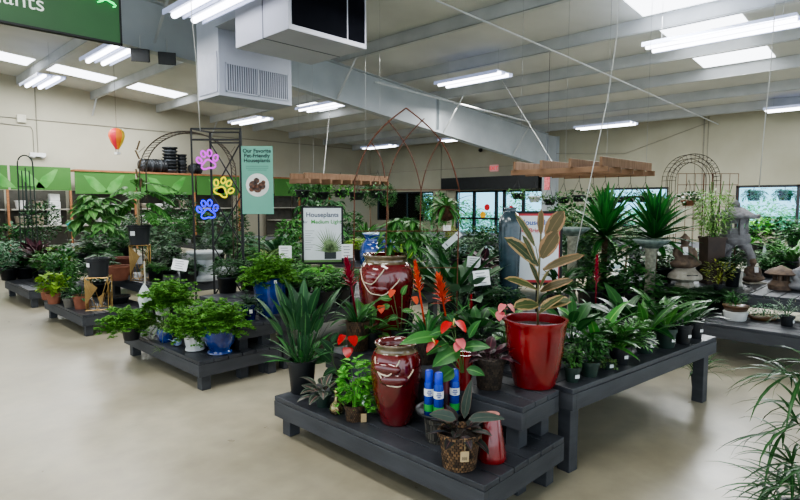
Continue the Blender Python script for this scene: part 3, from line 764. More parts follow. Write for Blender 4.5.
# -- small anthurium by the calathea
loc = place(335, 398, .27, .12); D = dist(loc[0], loc[1])
e = thing('anthurium', 'small red anthurium behind the calathea on the low bench', 'plant', loc); pot(e, .06, .05, .12, BLACKP)
m = MB()
for b, t, w in [((330, 365), (312, 352), .07), ((332, 355), (318, 342), .06), ((340, 362), (352, 372), .06), ((335, 372), (322, 380), .06), ((330, 345), (338, 335), .05), ((326, 362), (308, 368), .05)]: pl(m, e, D, b, t, w)
fol(e, m, L['dark'])
m = MB()
for p in ([(338, 380), (343, 360), (343, 340)], [(338, 380), (348, 362), (350, 344)], [(338, 380), (344, 366), (347, 353)], [(338, 380), (332, 366), (330, 350)]): pstem(m, e, D, p)
m.obj('stem', GSTEM, e, True)
for c, a in (((343, 339), CAMAZ-.8), ((351, 340), CAMAZ+.5), ((347, 352), CAMAZ)):
    m = MB(); pheart(m, e, D-.03, c, .055, a, .3); m.obj('spathe', L['spathe'], e, True)
# -- anthurium behind the fountain
loc = place(400, 352, .52, .14); D = dist(loc[0], loc[1])
e = thing('anthurium', 'thin-stemmed orange anthurium rising behind the front fountain vase', 'plant', loc); pot(e, .06, .05, .13, BLACKP)
m = MB()
for b, t, w in [((392, 300), (378, 300), .05), ((390, 306), (380, 312), .05), ((402, 296), (408, 286), .05), ((402, 312), (414, 313), .04), ((398, 318), (388, 322), .05)]: pl(m, e, D, b, t, w)
fol(e, m, L['mid'])
m = MB()
for p in ([(400, 340), (397, 315), (393, 293)], [(400, 340), (402, 315), (402, 296)], [(400, 340), (396, 320), (391, 306)], [(401, 340), (409, 320), (414, 300)]): pstem(m, e, D, p)
m.obj('stem', GSTEM, e, True)
for c, a in (((393, 292), CAMAZ-.6), ((414, 299), CAMAZ+.7), ((381, 308), CAMAZ)):
    m = MB(); pheart(m, e, D-.03, c, .045, a, .4); m.obj('spathe', L['orange'], e, True)
# -- pink anthurium beside red pot
loc = place(512, 372, .53, .22); D = dist(loc[0], loc[1])
e = thing('anthurium', 'pink anthurium tucked between the wicker basket and big red pot', 'plant', loc); pot(e, .07, .055, .13, BLACKP)
random.seed(21); fol(e, f_paddle(14, .2, .12, .06, (.5, 1.4), .8, 'ovate', .1), L['mid'])
m = MB()
for p in ([(508, 350), (508, 330), (506, 308)], [(508, 350), (512, 330), (513, 318)], [(508, 350), (504, 330), (502, 316)]): pstem(m, e, D, p)
m.obj('stem', GSTEM, e, True)
for c, a in (((505, 307), CAMAZ-.9), ((510, 307), CAMAZ+.9), ((502, 315), CAMAZ-.4), ((513, 317), CAMAZ+.3)):
    m = MB(); pheart(m, e, D-.16, c, .045, a, .3); m.obj('spathe', L['pink'], e, True)

# -- wire basket tray with spray cans
loc = place(441, 446, .27, .085)
e = thing('wire_basket', 'dark round slatted basket holding the blue spray cans', 'basket', loc)
MB().lathe([(.001, 0), (.075, 0), (.078, .004), (.09, .135), (.088, .135), (.076, .006), (.001, .006)], 30).obj('body', WIRE, e, True, sharp=40)
MB().lathe([(.001, .136), (.09, .136), (.135, .165), (.142, .18), (.137, .182), (.128, .168), (.088, .142), (.001, .142)], 36).obj('tray', mat('tray_black_metal', '#202326', '#2c3034', rough=.4, metal=.4), e, True)
CANB = mat('spray_can_blue', '#0a2f8c', '#0d3aa8', rough=.25, metal=.3); CAPB = mat('spray_cap_blue', '#0b2fb0', '#1540cc', rough=.3)
CANG = mat('spray_label_green', '#2c8c3c', '#48a850', rough=.4)
def can(label, px, py, capm, bodym, lab):
    u, d = px, py; X = loc[0]+u*ST+d*CT; Y = loc[1]-u*CT+d*ST
    c = thing('spray_can', label, 'spray can', (X, Y, loc[2]+.143), FACE, 'aerosol cans in the slatted basket'); c.scale = (1.08, 1.08, 1.36)
    MB().lathe([(.024, 0), (.026, .004), (.026, .135), (.02, .145), (.001, .146)], 20).obj('can', bodym, c, True, sharp=40)
    MB().lathe([(.021, .14), (.0215, .142), (.021, .185), (.017, .19), (.001, .19)], 18).obj('cap', capm, c, True, sharp=40)
    if lab:
        m = MB(); m.lathe([(.0266, .02), (.0266, .05)], 20, cap=False); m.obj('label_band', CANG, c, True)
        m = MB(); m.lathe([(.0267, .085), (.0267, .115)], 20, cap=False, ph0=0); m.obj('label_text_panel', PAPER, c, True)
        for z, w in ((.108, .02), (.1, .026), (.092, .016)):
            MB().box(-w/2, w/2, -.0278, -.027, z-.002, z+.002).obj('lettering', CANB, c)
can('blue spray can standing leftmost in the slatted basket', -.062, .0, CAPB, CANB, 1)
can('blue spray can beside the leftmost one, nearest the front', -.012, -.045, CAPB, CANB, 1)
can('dark spray can with red and white label between the blue ones', .032, .035, mat('can_cap_dark', '#10131a'), mat('can_dark_red', '#1a1d26', '#8c1f26', scale=18), 0)
can('blue spray can standing rightmost in the slatted basket', .082, .015, CAPB, CANB, 1)
# -- front basket rubber plant
loc = place(461, 473, .27, .08)
e = thing('rubber_plant', 'dark calathea in brown wicker basket with kraft price tag, front corner', 'plant', loc)
pot(e, .107, .085, .185, WICK, name='basket', lip=.005, seg=36); random.seed(4)
m = f_paddle(20, .06, .12, .055, (.1, 1.3), .8, 'ovate', .16, petw=.004); fol(e, m, L['calathea'])
MB_ = MB(); pl(MB_, e, 2.62, (466, 425), (474, 384), .05, 0, 'ovate', .2, 1.1); pl(MB_, e, 2.58, (470, 425), (505, 422), .05, .3); pl(MB_, e, 2.55, (458, 425), (430, 418), .06, .3)
fol(e, MB_, leafmat('variegated_dark_leaf', '#2c3a33', '#45534a', edge='#5d5048', mid='#5f5c50', rough=.3, ecut=.85, midw=.05), name='new_leaf')
m = MB(); m.box(-.021, .021, -.002, .002, -.055, 0); a = CAMAZ+.12
o = m.obj('price_tag', mat('kraft_tag', '#b59c74', '#c4ad88'), e); o.location = (.115*math.cos(a), .115*math.sin(a), .125); o.rotation_euler = (.12, 0, FACE+.1)
m = MB()
for i in range(6): m.box(-.013+i*.0045, -.011+i*.0045, -.0032, -.0022, -.045, -.028)
q = m.obj('barcode', INK, e); q.location = o.location; q.rotation_euler = o.rotation_euler
m = MB(); m.tube([(.118*math.cos(a), .118*math.sin(a), .125), (.112*math.cos(a), .112*math.sin(a), .19)], .0015, 4); m.obj('string', mat('jute', '#b09a70'), e)
# -- red cone pot
e = thing('cone_pot', 'upturned glossy red cone pot with worn pink top, by the corner', 'pot', place(494, 465, .27, .07))
MB().lathe([(.072, 0), (.076, .006), (.074, .03), (.041, .235), (.036, .243)], 32).obj('body', REDG, e, True, sharp=50)
MB().lathe([(.037, .243), (.001, .244)], 24, cap=False).obj('worn_base', mat('worn_pink_clay', '#b0756c', '#c99488', rough=.7), e)
# -- wicker basket on the step
e = thing('rubber_plant', 'burgundy rubber plant in wicker basket on the raised step', 'plant', place(491, 391, .52, .065))
pot(e, .092, .07, .185, SEAGR, name='basket', lip=.006, seg=34); random.seed(9)
fol(e, f_paddle(18, .07, .13, .06, (.4, 1.4), .7, 'ovate', .15, petw=.004), L['purple'])
# -- big red pot with variegated rubber tree
loc = place(539, 391, .52, .115); D = dist(loc[0], loc[1])
e = thing('rubber_tree', 'variegated rubber tree in the biggest glossy red pot', 'plant', loc)
pot(e, .18, .12, .40, REDG, seg=48, prof=[(.112, 0), (.12, .005), (.145, .1), (.165, .22), (.175, .33), (.181, .37), (.188, .385), (.188, .4), (.17, .4), (.165, .35)])
m = MB(); pstem(m, e, D, [(540, 330), (539, 300), (540, 270), (541, 232)], .006); pstem(m, e, D, [(541, 250), (548, 237)], .003); pstem(m, e, D, [(540, 265), (536, 246)], .003); m.obj('stem', mat('olive_stem', '#4d4a30', '#6a6440'), e, True)
m = MB(); m2 = MB()
for b, t, w, tw, rl, dr, kk in [((541, 234), (541, 210), .04, 0, 1.35, .1, 1), ((547, 238), (563, 212), .095, .1, 1.4, .2, 1), ((542, 258), (557, 232), .10, .3, 1.4, .2, 1), ((535, 246), (514, 215), .045, .2, 1.3, .2, 0),
                          ((539, 266), (504, 239), .085, .2, 1.2, .3, 0), ((544, 270), (583, 256), .055, .1, 1.1, .3, 1), ((536, 262), (522, 236), .04, .2, 1.4, .2, 0), ((538, 290), (504, 279), .06, .3, .8, .4, 0),
                          ((542, 292), (572, 281), .06, .2, .9, .4, 1), ((542, 308), (570, 302), .08, .3, .9, .5, 0), ((540, 306), (514, 308), .08, .3, .9, .5, 0), ((541, 314), (562, 296), .06, .6, .9, .5, 0), ((541, 290), (549, 270), .05, .8, .8, .3, 0), ((540, 285), (528, 262), .05, .4, 1.2, .3, 0)]:
    pl(m2 if kk else m, e, D-.01, b, t, w, tw, 'round', dr, rl)
fol(e, m2, leafmat('rubber_leaf_tan', '#47422c', '#615639', edge='#8d6f50', mid='#6a5a40', ecut=.7, midw=.06), name='tan_leaf')
fol(e, m, L['rubber'])

# -- small pots along the long bench
def smallpot(name, label, px, py, rt, h, pm, folm, lm, z=None, h0=.53, st=True, cat='plant', rb=None, seg=18):
    loc = place(px, py, h0, (rb or rt*.78)); e = thing(name, label, cat, loc)
    pot(e, rt, rb or rt*.78, h, pm, seg, lip=.004)
    fol(e, folm, lm, h*.8 if z is None else z)
    if st: sticker(e, rt*.93+.004, h*.45, .03, .022)
    return e
random.seed(31)
smallpot('ivy', 'tiny-leaved ivy in dark pot touching the big red pot', 574, 383, .048, .09, GREENP, f_bush(110, (.06, .06, .07), (0, 0, .07), (.026, .018)), L['mid'])
smallpot('ficus', 'small fine-leaved ficus in green pot, second from the big red pot', 592, 378, .058, .095, GREENP, f_bush(190, (.1, .1, .1), (0, 0, .1), (.034, .018)), L['darkfern'], st=False)
smallpot('ivy', 'low trailing ivy between the ficus and the parlor palm', 609, 370, .04, .06, GREENP, f_vine(12, .05, .06, (.026, .018)), L['varieg'])
smallpot('parlor_palm', 'feathery parlor palm in black square-looking pot, most spreading on the bench', 622, 365, .068, .12, BLACKP, f_palm(26, .27, .11, (.5, 1.45), 1.2, 11, .015), L['mid'])
smallpot('aspidistra', 'glossy upright broad-leaved plant in green pot with white sticker', 648, 354, .07, .135, GREENP, f_paddle(13, .05, .30, .06, (.95, 1.5), .6, 'lance', .0, petw=.006), leafmat('aspid', '#214a22', '#3f7430', mid='#548a42', rough=.3))
smallpot('aspidistra', 'broad-leaved plant with one arching pale leaf, second green pot from the bench end', 669, 349, .077, .145, GREENP, f_paddle(13, .05, .31, .06, (.9, 1.5), .7, 'lance', .0, petw=.006), MC['aspid'])
for k, (px, py, lb) in enumerate([(686, 345, 'black-sleeved leafy plant next to the bench end'), (698, 339, 'last black pot at the very end of the long bench')]):
    smallpot('foliage_plant', lb, px, py, .062, .15, BLACKP, f_paddle(16, .06, .22, .035, (.8, 1.5), .8, 'lance', .0, petw=.005), L['dark'])
# larger plants behind on the same bench
def bgp(name, label, px, D, pm, rt, h, folm, lm, z=None, cat='plant', base=None, pn='pot', rb=None, rz=0., seg=16, grp=None):
    X, Y, _ = col(px, D); b = supp(X, Y) if base is None else base
    e = thing(name, label, cat, (X, Y, b), rz, grp)
    if h: pot(e, rt, rb or rt*.78, h, pm, seg, name=pn, lip=.005)
    if isinstance(folm, MB): fol(e, folm, lm, h*.85 if z is None else z)
    else: o = link('foliage', folm[0], e, (0, 0, h*.85 if z is None else z)); o.scale = folm[1]
    return e
random.seed(44)
bgp('bird_nest_fern', 'wavy bright broad-leaved fern behind the parlor palm', 600, 3.75, GREENP, .07, .12, f_paddle(16, .02, .42, .085, (.5, 1.45), .7, 'lance', .0), leafmat('nest', '#2f7032', '#55a044', mid='#86bb60', rough=.25))
bgp('peace_lily', 'dark broad-leaved peace lily at the middle of the long bench', 628, 4.25, BLACKP, .08, .14, f_paddle(26, .14, .3, .09, (.4, 1.4), .8, 'lance', .0), L['dark'])
bgp('bird_nest_fern', 'tall paddle fern behind the two green-potted aspidistras', 662, 4.45, BLACKP, .07, .13, f_paddle(16, .08, .34, .075, (.6, 1.45), .8, 'lance', .0), MC['aspid'])
bgp('grassy_plant', 'arching thin-leaved grassy plant at the far end of the long bench', 705, 4.75, BLACKP, .06, .12, f_strap(60, .34, .010, (.6, 1.4), 1.6), L['darkfern'])
bgp('peace_lily', 'dense dark foliage plant right behind the big red pot', 575, 3.7, BLACKP, .08, .14, f_paddle(30, .16, .24, .08, (.2, 1.4), .8, 'lance', .0), L['dark'])
bgp('rubber_plant', 'dark glossy plant crowding behind the burgundy basket', 480, 3.85, BLACKP, .07, .13, f_paddle(26, .12, .2, .09, (.2, 1.4), .7, 'ovate', .0), L['dark'])
bgp('fern', 'dark fern filling the space behind the coral anthurium', 440, 3.95, BLACKP, .07, .12, f_fern(28, .3, .06, (.2, 1.3), 1.3, 10), L['darkfern'])
bgp('peace_lily', 'bushy peace lily left of the crimson bromeliad basket', 372, 4.1, BLACKP, .07, .12, f_paddle(20, .08, .2, .07, (.1, 1.4), .8, 'lance', .0), L['mid'])
bgp('monstera', 'grey-green philodendron behind the orange bromeliads', 462, 4.5, BLACKP, .09, .16, f_paddle(20, .32, .22, .13, (.5, 1.4), .7, 'heart', .0), L['greygreen'])
bgp('sansevieria', 'tall stiff dark paddle plant carrying the tilted white label', 452, 4.9, BLACKP, .11, .2, f_paddle(16, .1, .62, .12, (.9, 1.5), .3, 'lance', .0), L['dark'])
bgp('dracaena', 'lime-striped spiky dracaena above the second fountain vase', 402, 4.95, BLACKP, .09, .16, f_rosettes([(0, 0, .42)], .34, .035, 40, (-.2, 1.4), .6), L['lime'], 0.42)
bgp('schefflera', 'pinwheel-leaved umbrella plant in front of the lime dracaena', 404, 4.55, BLACKP, .08, .15, f_umbrella(20, .17, .17, .045, 7, (.1, 1.35), .56, .12), L['mid'])
# ================================================================== SECOND ISLAND: cobalt pots and ferns
def frill(n=26, l=.28, leaf=.036, el=(.1, 1.54), dr=.8): return f_frilly(n, l, el, dr, 0, leaf)
random.seed(51)
e = thing('maidenhair_fern', 'lush light green fern in rounded cobalt pot at the bench corner', 'plant', place(216, 356, .27, .11))
pot(e, .14, .09, .26, BLUEG, prof=[(.095, 0), (.11, .006), (.108, .02), (.092, .035), (.098, .05), (.125, .1), (.138, .17), (.138, .23), (.145, .245), (.145, .26), (.13, .26), (.125, .235)], seg=36)
fol(e, frill(96, .265, .027), L['fern'], .22)
e = thing('maidenhair_fern', 'light green fern in white fluted urn', 'plant', place(192, 352, .27, .08))
m = MB(); seg = 48
prof = [(.06, 0), (.088, .006), (.085, .02), (.078, .03), (.082, .06), (.09, .13), (.096, .15), (.12, .16), (.122, .175), (.105, .175), (.1, .15)]
V = []; F = []
for i, (r, z) in enumerate(prof):
    for k in range(seg):
        q = r*(1+(.045 if k % 4 < 2 else -.03)*(1 if 3 < i < 7 else 0)); V.append((q*math.cos(2*PI*k/seg), q*math.sin(2*PI*k/seg), z))
for i in range(len(prof)-1):
    for k in range(seg): l = (k+1) % seg; F.append((i*seg+k, i*seg+l, (i+1)*seg+l, (i+1)*seg+k))
m.put(V, F); m.obj('urn', WHITEC, e, True, sharp=35); MB().lathe([(.1, .155), (.001, .16)], 20, cap=False).obj('soil', SOIL, e)
fol(e, frill(84, .28, .027), L['fern'], .16)
e = thing('spider_plant', 'wispy spider plant in small cobalt pot at the bench edge', 'plant', place(163, 343, .27, .06))
pot(e, .075, .055, .13, BLUEG, prof=[(.05, 0), (.055, .004), (.072, .05), (.078, .1), (.07, .13), (.06, .13), (.06, .11)], seg=30)
fol(e, f_strap(46, .26, .012, (.1, 1.3), 2.0), L['varieg'], .11)
fol(e, f_strap(16, .10, .010, (-.3, .9), 1.4), L['varieg'], -.02, 'plantlet').location = (.16*math.cos(CAMAZ+.2), .16*math.sin(CAMAZ+.2), -.04)
MBx = MB(); MBx.tube([(0, 0, .11), (.1*math.cos(CAMAZ+.2), .1*math.sin(CAMAZ+.2), .12), (.16*math.cos(CAMAZ+.2), .16*math.sin(CAMAZ+.2), -.03)], .002, 4); MBx.obj('runner', GSTEM, e, True)
e = thing('glass_bird', 'small blue and white glass bird figurine next to the fluted urn', 'figurine', place(176, 347, .27, .03), FACE)
m = MB(); m.ell((0, 0, .04), (.045, .03, .038)); m.ell((.03, 0, .085), (.02, .018, .02)); m.leaf((-.03, 0, .04), PI, .4, .07, .03, .1, 3, 'lance'); m.leaf((.045, 0, .085), 0, 0, .02, .01, .1, 2, 'x')
m.att = False; m.obj('body', mat('blue_swirl_glass', '#3d5f98', '#b7c4d4', rough=.1, coat=1, scale=25), e, True)
e = thing('ceramic_pot', 'tall plain white ceramic pot half hidden by the ferns', 'pot', place(162, 329, .27, .03)); 
pot(e, .075, .06, .30, WHITEC, prof=[(.06, 0), (.065, .01), (.06, .05), (.075, .27), (.085, .29), (.085, .3), (.07, .3), (.066, .27)])
fol(e, frill(20, .2, .036), L['fern'], .27)
# white leaf ornament on stake
loc = place(146, 336, .27, .02); e = thing('leaf_ornament', 'white carved leaf ornament on a thin stake over the bench end', 'ornament', loc, FACE)
m = MB(); D = dist(loc[0], loc[1]); k = D/FP
m.put([(x*k, -.012*(1 if abs(x) < 1 else 0), z*k) for x, z in [(0, 19), (-5, 27), (-7, 37), (-5, 46), (0, 54), (5, 45), (7, 36), (5, 26), (0, 37)]], [(8, 0, 1, 2), (8, 2, 3, 4), (8, 4, 5, 6), (8, 6, 7, 0)])
o = m.obj('wing', mat('carved_white', '#c2c7c6', '#dde0de', rough=.5, bump=.6, bscale=60), e); mo = o.modifiers.new('s', 'SOLIDIFY'); mo.thickness = .012
m = MB(); m.tube([(0, .004, 0), (0, .004, 56*k)], .003, 5); m.tube([(0, .004, 53*k), (0, .004, 76*k)], .007, 6); m.obj('stake', mat('pale_stake', '#a8a294'), e)
bgp('maidenhair_fern', 'spilling bright green fern in black pot at the bench end by the leaf ornament', 127, 5.35, BLACKP, .09, .15, frill(64, .28, .028, (.3,1.45), 1.7), L['fern'], base=.27)
bgp('maidenhair_fern', 'bright green fern beneath the tilted white card', 168, 5.45, BLACKP, .09, .15, frill(70, .28, .028), L['fern'], base=None, z=.32)
# upper step
e = thing('fern', 'full light green fern in tall cobalt planter', 'plant', place(268, 317, .50, .1))
pot(e, .17, .12, .38, BLUEG, prof=[(.115, 0), (.12, .006), (.145, .18), (.166, .35), (.17, .38), (.155, .38), (.148, .34)], seg=36); fol(e, frill(96, .27, .027), L['fern'], .34)
st = sticker(e, .17, .35, .03, .03, CAMAZ+.55)
e = thing('fern', 'trailing small-leaved fern in short navy pot with white sticker', 'plant', place(247, 321, .50, .07))
pot(e, .075, .06, .15, NAVYG, seg=30, lip=.004); fol(e, f_fern(26, .22, .05, (.0, 1.3), 1.6, 9, leaf=.02), L['greygreen'], .13); sticker(e, .079, .09, .03, .035, CAMAZ+.5)
def card(label, px, py, D, w, h, tilt=0., lean=0., base=None, lines=4, c=PAPER, pw=.006):
    X, Y, _ = col(px, D); z = ph(py, D); b = supp(X, Y) if base is None else base
    e = thing('sign_card', label, 'sign', (X, Y, b), FACE)
    z -= b; o = MB(); o.box(-w/2, w/2, -.003, .003, -h/2, h/2); q = o.obj('card', c, e); q.location = (0, -.01, z); q.rotation_euler = (lean, tilt, 0)
    m = MB()
    for i in range(lines): 
        zz = h*(.32-.64*i/max(1, lines-1)); ww = w*(.3 if i else .36)
        m.box(-ww, ww*(.9 if i % 2 else .6), -.0045, -.0035, zz-h*.025, zz+h*.025)
    q2 = m.obj('printed_text', mat('grey_print', '#73777b'), e); q2.location = (0, -.01, z); q2.rotation_euler = (lean, tilt, 0)
    m = MB(); m.tube([(0, 0, 0), (0, 0, z)], pw/2, 6); m.obj('stake', BLKM, e)
    return e
card('tilted white price card over the bright ferns', 179, 265, 5.5, .15, .11, .15, -.3)
card('white card left of the medium light sign', 285, 252, 6.2, .14, .14)
card('white card just right of the medium light sign', 347, 251, 6.4, .13, .16)
card('white price card with handwriting left of the bright light sign', 482, 278, 4.4, .13, .12, -.1, -.2)
card('long white label strip tilted steeply on the dark paddle plant', 452, 240, 4.75, .05, .19, .85, 0, None, 2)
card('small white card by the yellow flower pot near the entrance', 447, 228, 8.9, .12, .09)
card('white price card at the foot of the square textured planter', 474, 262, 5.0, .12, .10, .1)
# blue jar behind the fountain
loc = col(378, 6.45, .53); e = thing('glazed_jar', 'wide cobalt jar with pale rim behind the second fountain vase', 'jar', loc)
MB().lathe([(.12, 0), (.15, .05), (.2, .3), (.215, .5), (.19, .6), (.15, .65), (.165, .69), (.19, .72), (.17, .72), (.14, .66)], 36).obj('body', BLUEG, e, True)
MB().lathe([(.168, .695), (.192, .722), (.17, .724), (.15, .69)], 36, cap=False).obj('rim', mat('pale_blue_glaze', '#7d93b5', '#a9b8cc', rough=.2, coat=.6), e, True)
MB().lathe([(.14, .66), (.001, .65)], 20, cap=False).obj('soil', SOIL, e)
# teal vase
loc = col(510, 5.02, .53); e = thing('floor_vase', 'tall slate-teal ribbed vase in front of the bright light sign', 'vase', loc)
MB().lathe([(.065, 0), (.075, .01), (.085, .3), (.098, .65), (.105, .85), (.1, .93), (.07, .97), (.055, .99), (.05, 1.01), (.062, 1.03), (.052, 1.03), (.045, 1.0)], 36).obj('body', mat('slate_teal_glaze', '#1e3038', '#31454f', rough=.25, coat=.5, scale=10), e, True)
# square textured planter
X, Y, z = col(484, 5.3, .53); e = thing('planter', 'grey textured square planter with dark leafy plant, beside the teal vase', 'plant', (X, Y, .53), .7)
MB().box(-.08, .08, -.08, .08, 0, .45).obj('pot', mat('speckled_grey', '#5a5c60', '#8e9092', scale=60, bump=.6, bscale=80), e, bevel=.01)
random.seed(61); fol(e, f_paddle(26, .1, .16, .07, (.1, 1.4), .8, 'ovate'), L['purple'], .44)
# ================================================================== SIGNS ON STANDS
def standsign(label, x0, x1, y0, y1, D, rz=0., base=None):
    px = (x0+x1)/2; X, Y, _ = col(px, D); b = supp(X, Y) if base is None else base
    w = (x1-x0)*D/FP; zt = ph(y0, D)-b; zb = ph(y1, D)-b
    e = thing('sign_stand', label, 'sign', (X, Y, b), FACE+rz)
    m = MB(); t = .022
    m.box(-w/2, w/2, -.012, .012, zb, zb+t); m.box(-w/2, w/2, -.012, .012, zt-t, zt); m.box(-w/2, -w/2+t, -.012, .012, zb, zt); m.box(w/2-t, w/2, -.012, .012, zb, zt)
    m.obj('frame', BLKM, e); MB().box(-w/2+t, w/2-t, -.004, .008, zb+t, zt-t).obj('poster', mat('poster_white', '#d5d9dc', '#dfe3e6', rough=.4), e)
    m = MB(); m.tube([(0, .02, 0), (0, .02, zb+.02)], .012, 8); m.box(-w*.35, w*.35, -.1, .14, 0, .015); m.obj('stand', BLKM, e)
    return e, w, zb, zt
e, w, zb, zt = standsign('framed medium light houseplant sign with a striped plant picture', 302, 343, 206, 264, 6.7, .12)
tw = zt-zb
plaintext('Houseplants', .078, mat('text_navy', '#2e3550'), e, (0, -.006, zt-.13), bold=.001)
plaintext('for', .045, mat('text_navy', '#2e3550'), e, (-w*.41, -.006, zt-.205))
plaintext('Medium Light', .066, mat('text_green', '#3f8f3a'), e, (.045, -.006, zt-.21), bold=.001)
m = MB()
for i in range(9): m.box(-w*.42, -w*.42+.11*(1-.2*(i % 3)), -.0055, -.0045, zt-.30-.028*i, zt-.295-.028*i)
m.obj('printed_text', mat('grey_print', '#73777b'), e)
m = MB(); cx, cz = .09, zb+.12
m.box(cx-.07, cx+.07, -.006, -.005, zb+.06, zb+.15); m.obj('printed_pot', mat('print_dark', '#2e3436'), e)
m = MB()
for i in range(22):
    a = PI*(i+.5)/22; l = random.uniform(.2, .34); wv = .014
    dx, dz = math.cos(a), math.sin(a)
    m.put([(cx-dz*wv, -.0062, cz+dx*wv+.03), (cx+dz*wv, -.0062, cz-dx*wv+.03), (cx+dx*l*.8, -.0062, cz+.03+dz*l)], [(0, 1, 2)])
m.obj('printed_leaves', mat('print_green', '#4f6b3e', '#93a878', scale=40), e)
m = MB(); m.box(-w/2+.022, w/2-.022, -.0055, -.0045, zb+.022, zb+.05); m.obj('printed_strip', mat('print_moss', '#5c7a48'), e)
e, w, zb, zt = standsign('framed bright light houseplant sign with a red border behind the rubber tree', 515, 562, 211, 285, 5.25, -.1)
m = MB(); t = .03; 
for a in ((-w/2+.022, w/2-.022, zt-.045, zt-.022), (-w/2+.022, w/2-.022, zb+.022, zb+.045), (-w/2+.022, -w/2+.032, zb+.022, zt-.022), (w/2-.032, w/2-.022, zb+.022, zt-.022)): m.box(a[0], a[1], -.0055, -.0045, a[2], a[3])
m.obj('printed_border', mat('print_red', '#b0343c'), e)
plaintext('Houseplants', .07, mat('text_blue', '#2c4a9a'), e, (0, -.006, zt-.13), bold=.001)
plaintext('for Bright Light', .055, mat('text_red', '#b8303a'), e, (0, -.006, zt-.20), bold=.001)
# teal banner
e, D = None, 6.55
X, Y, _ = col(258.5, D); b = supp(X, Y); e = thing('banner', 'teal pet-friendly houseplants banner with round photo, next to the black arbor', 'banner', (X, Y, b), FACE)
w = 31*D/FP; zt = ph(147, D)-b; zb = ph(214, D)-b
MB().box(-w/2, w/2, -.004, .004, zb, zt).obj('panel', mat('teal_banner', '#5f9a87', '#6ba592', rough=.6, scale=2), e)
for i, t in enumerate(('Our Favorite', 'Pet-Friendly', 'Houseplants')): plaintext(t, .062, INK, e, (0, -.006, zt-.075-.055*i), bold=.0012)
m = MB()
for i in range(3): m.box(-.13+.02*(i == 2), .13-.02*(i == 2), -.0055, -.0045, zt-.235-.022*i, zt-.23-.022*i)
m.obj('printed_text', mat('teal_print', '#3d6558'), e)
def disc(mb, cx, cz, r, y, n=28): mb.put([(cx, y, cz)]+[(cx+r*math.cos(2*PI*k/n), y, cz+r*math.sin(2*PI*k/n)) for k in range(n)], [(0, k+1, (k+1) % n+1) for k in range(n)])
m = MB(); disc(m, 0, zt-.45, .135, -.006); m.obj('photo', mat('photo_white', '#c6c4bf', '#dad8d2'), e)
m = MB(); 
for cx, cz, r in ((-.01, -.40, .035), (-.05, -.45, .05), (.05, -.46, .045), (0, -.49, .05), (.07, -.42, .025), (-.07, -.5, .03)): disc(m, cx, zt+cz, r, -.0075, 14)
m.obj('photo_pets', mat('photo_brown', '#2b1d18', '#7c4f36', scale=25), e)
m = MB(); m.tube([(0, .012, 0), (0, .012, zt)], .01, 8); m.box(-.15, .15, -.1, .1, 0, .012); m.obj('stand', BLKM, e)
# ================================================================== ARBOR, ARCHES, TRELLISES
X, Y, _ = col(218.5, 6.75); e = thing('arbor', 'black square lattice garden arbor with crossed panels', 'arbor', (X, Y, 0), FACE)
k = 6.75/FP; ht = ph(130, 6.75)
def xz(px, py): return ((px-218.5)*k, ph(py, 6.75))
m = MB(); hw = 24.5*k
for sx in (-hw, hw): m.bar((sx, 0, 0), (sx, 0, ht), .017)
for sx in (-hw+.11, hw-.11): m.bar((sx, .35, 0), (sx, .35, ht), .022)
m.obj('post', BLKM, e)
m = MB(); 
for z in (ht, ht-.13, .4): m.bar((-hw, 0, z), (hw, 0, z), .02); m.bar((-hw+.11, .35, z), (hw-.11, .35, z), .018)
for sx in (-1, 1): 
    for z in (ht, .4): m.bar((sx*hw, 0, z), (sx*(hw-.11), .35, z), .018)
m.obj('crossbar', BLKM, e)
m = MB(); a = hw-.11
for i in range(3):
    z1 = ht-.13-i*.65; z0 = z1-.65*.99
    m.bar((-a, .34, z1), (a, .34, z0), .014); m.bar((a, .36, z1), (-a, .36, z0), .014)
m.obj('lattice', BLKM, e)
# curved arch with twig edge
X, Y, _ = col(190, 8.0); D = dist(X, Y); k = D/FP; b = supp(X, Y); e = thing('garden_arch', 'rounded brown metal ladder arch behind the black arbor', 'arch', (X, Y, b), FACE)
m = MB(); rad_ = 45*k; zc = ph(172, D)-b
for yy, dr in ((-.10, 0), (.10, 0)):
    pts = [(-rad_, yy, 0)]+[(-rad_*math.cos(PI*t/24), yy, zc+rad_*.86*math.sin(PI*t/24)) for t in range(25)]+[(rad_, yy, 0)]
    m.tube(pts, .009, 6)
m.obj('hoop', BROWNM, e, True)
m = MB()
for t in range(0, 37):
    a = PI*t/36; p = Vector((-rad_*math.cos(a), 0, zc+rad_*.86*math.sin(a))); a2 = PI*(t+1)/36; q = Vector((-rad_*math.cos(a2), 0, zc+rad_*.86*math.sin(a2)))
    MB().tube([(p.x, -.1, p.z), (q.x, .1, q.z)], .005, 4).obj('rung', BROWNM, e)
for i in range(8):
    for s_ in (-1, 1): MB().tube([(s_*rad_, -.1, i*.24+.1), (s_*rad_, .1, i*.24+.2)], .005, 4).obj('rung', BROWNM, e)
m = MB()
for i in range(6): z_ = zc-.35+i*.13; m.tube([(-rad_-.01+.02*math.sin(i*2), -.11, z_), (-rad_-.04*math.cos(i*3), -.13, z_+.12)], .012, 5); m.leaf((-rad_, -.11, z_), i*2., .6, .06, .03)
m.att = False; m.obj('twig_garland', BARK, e)
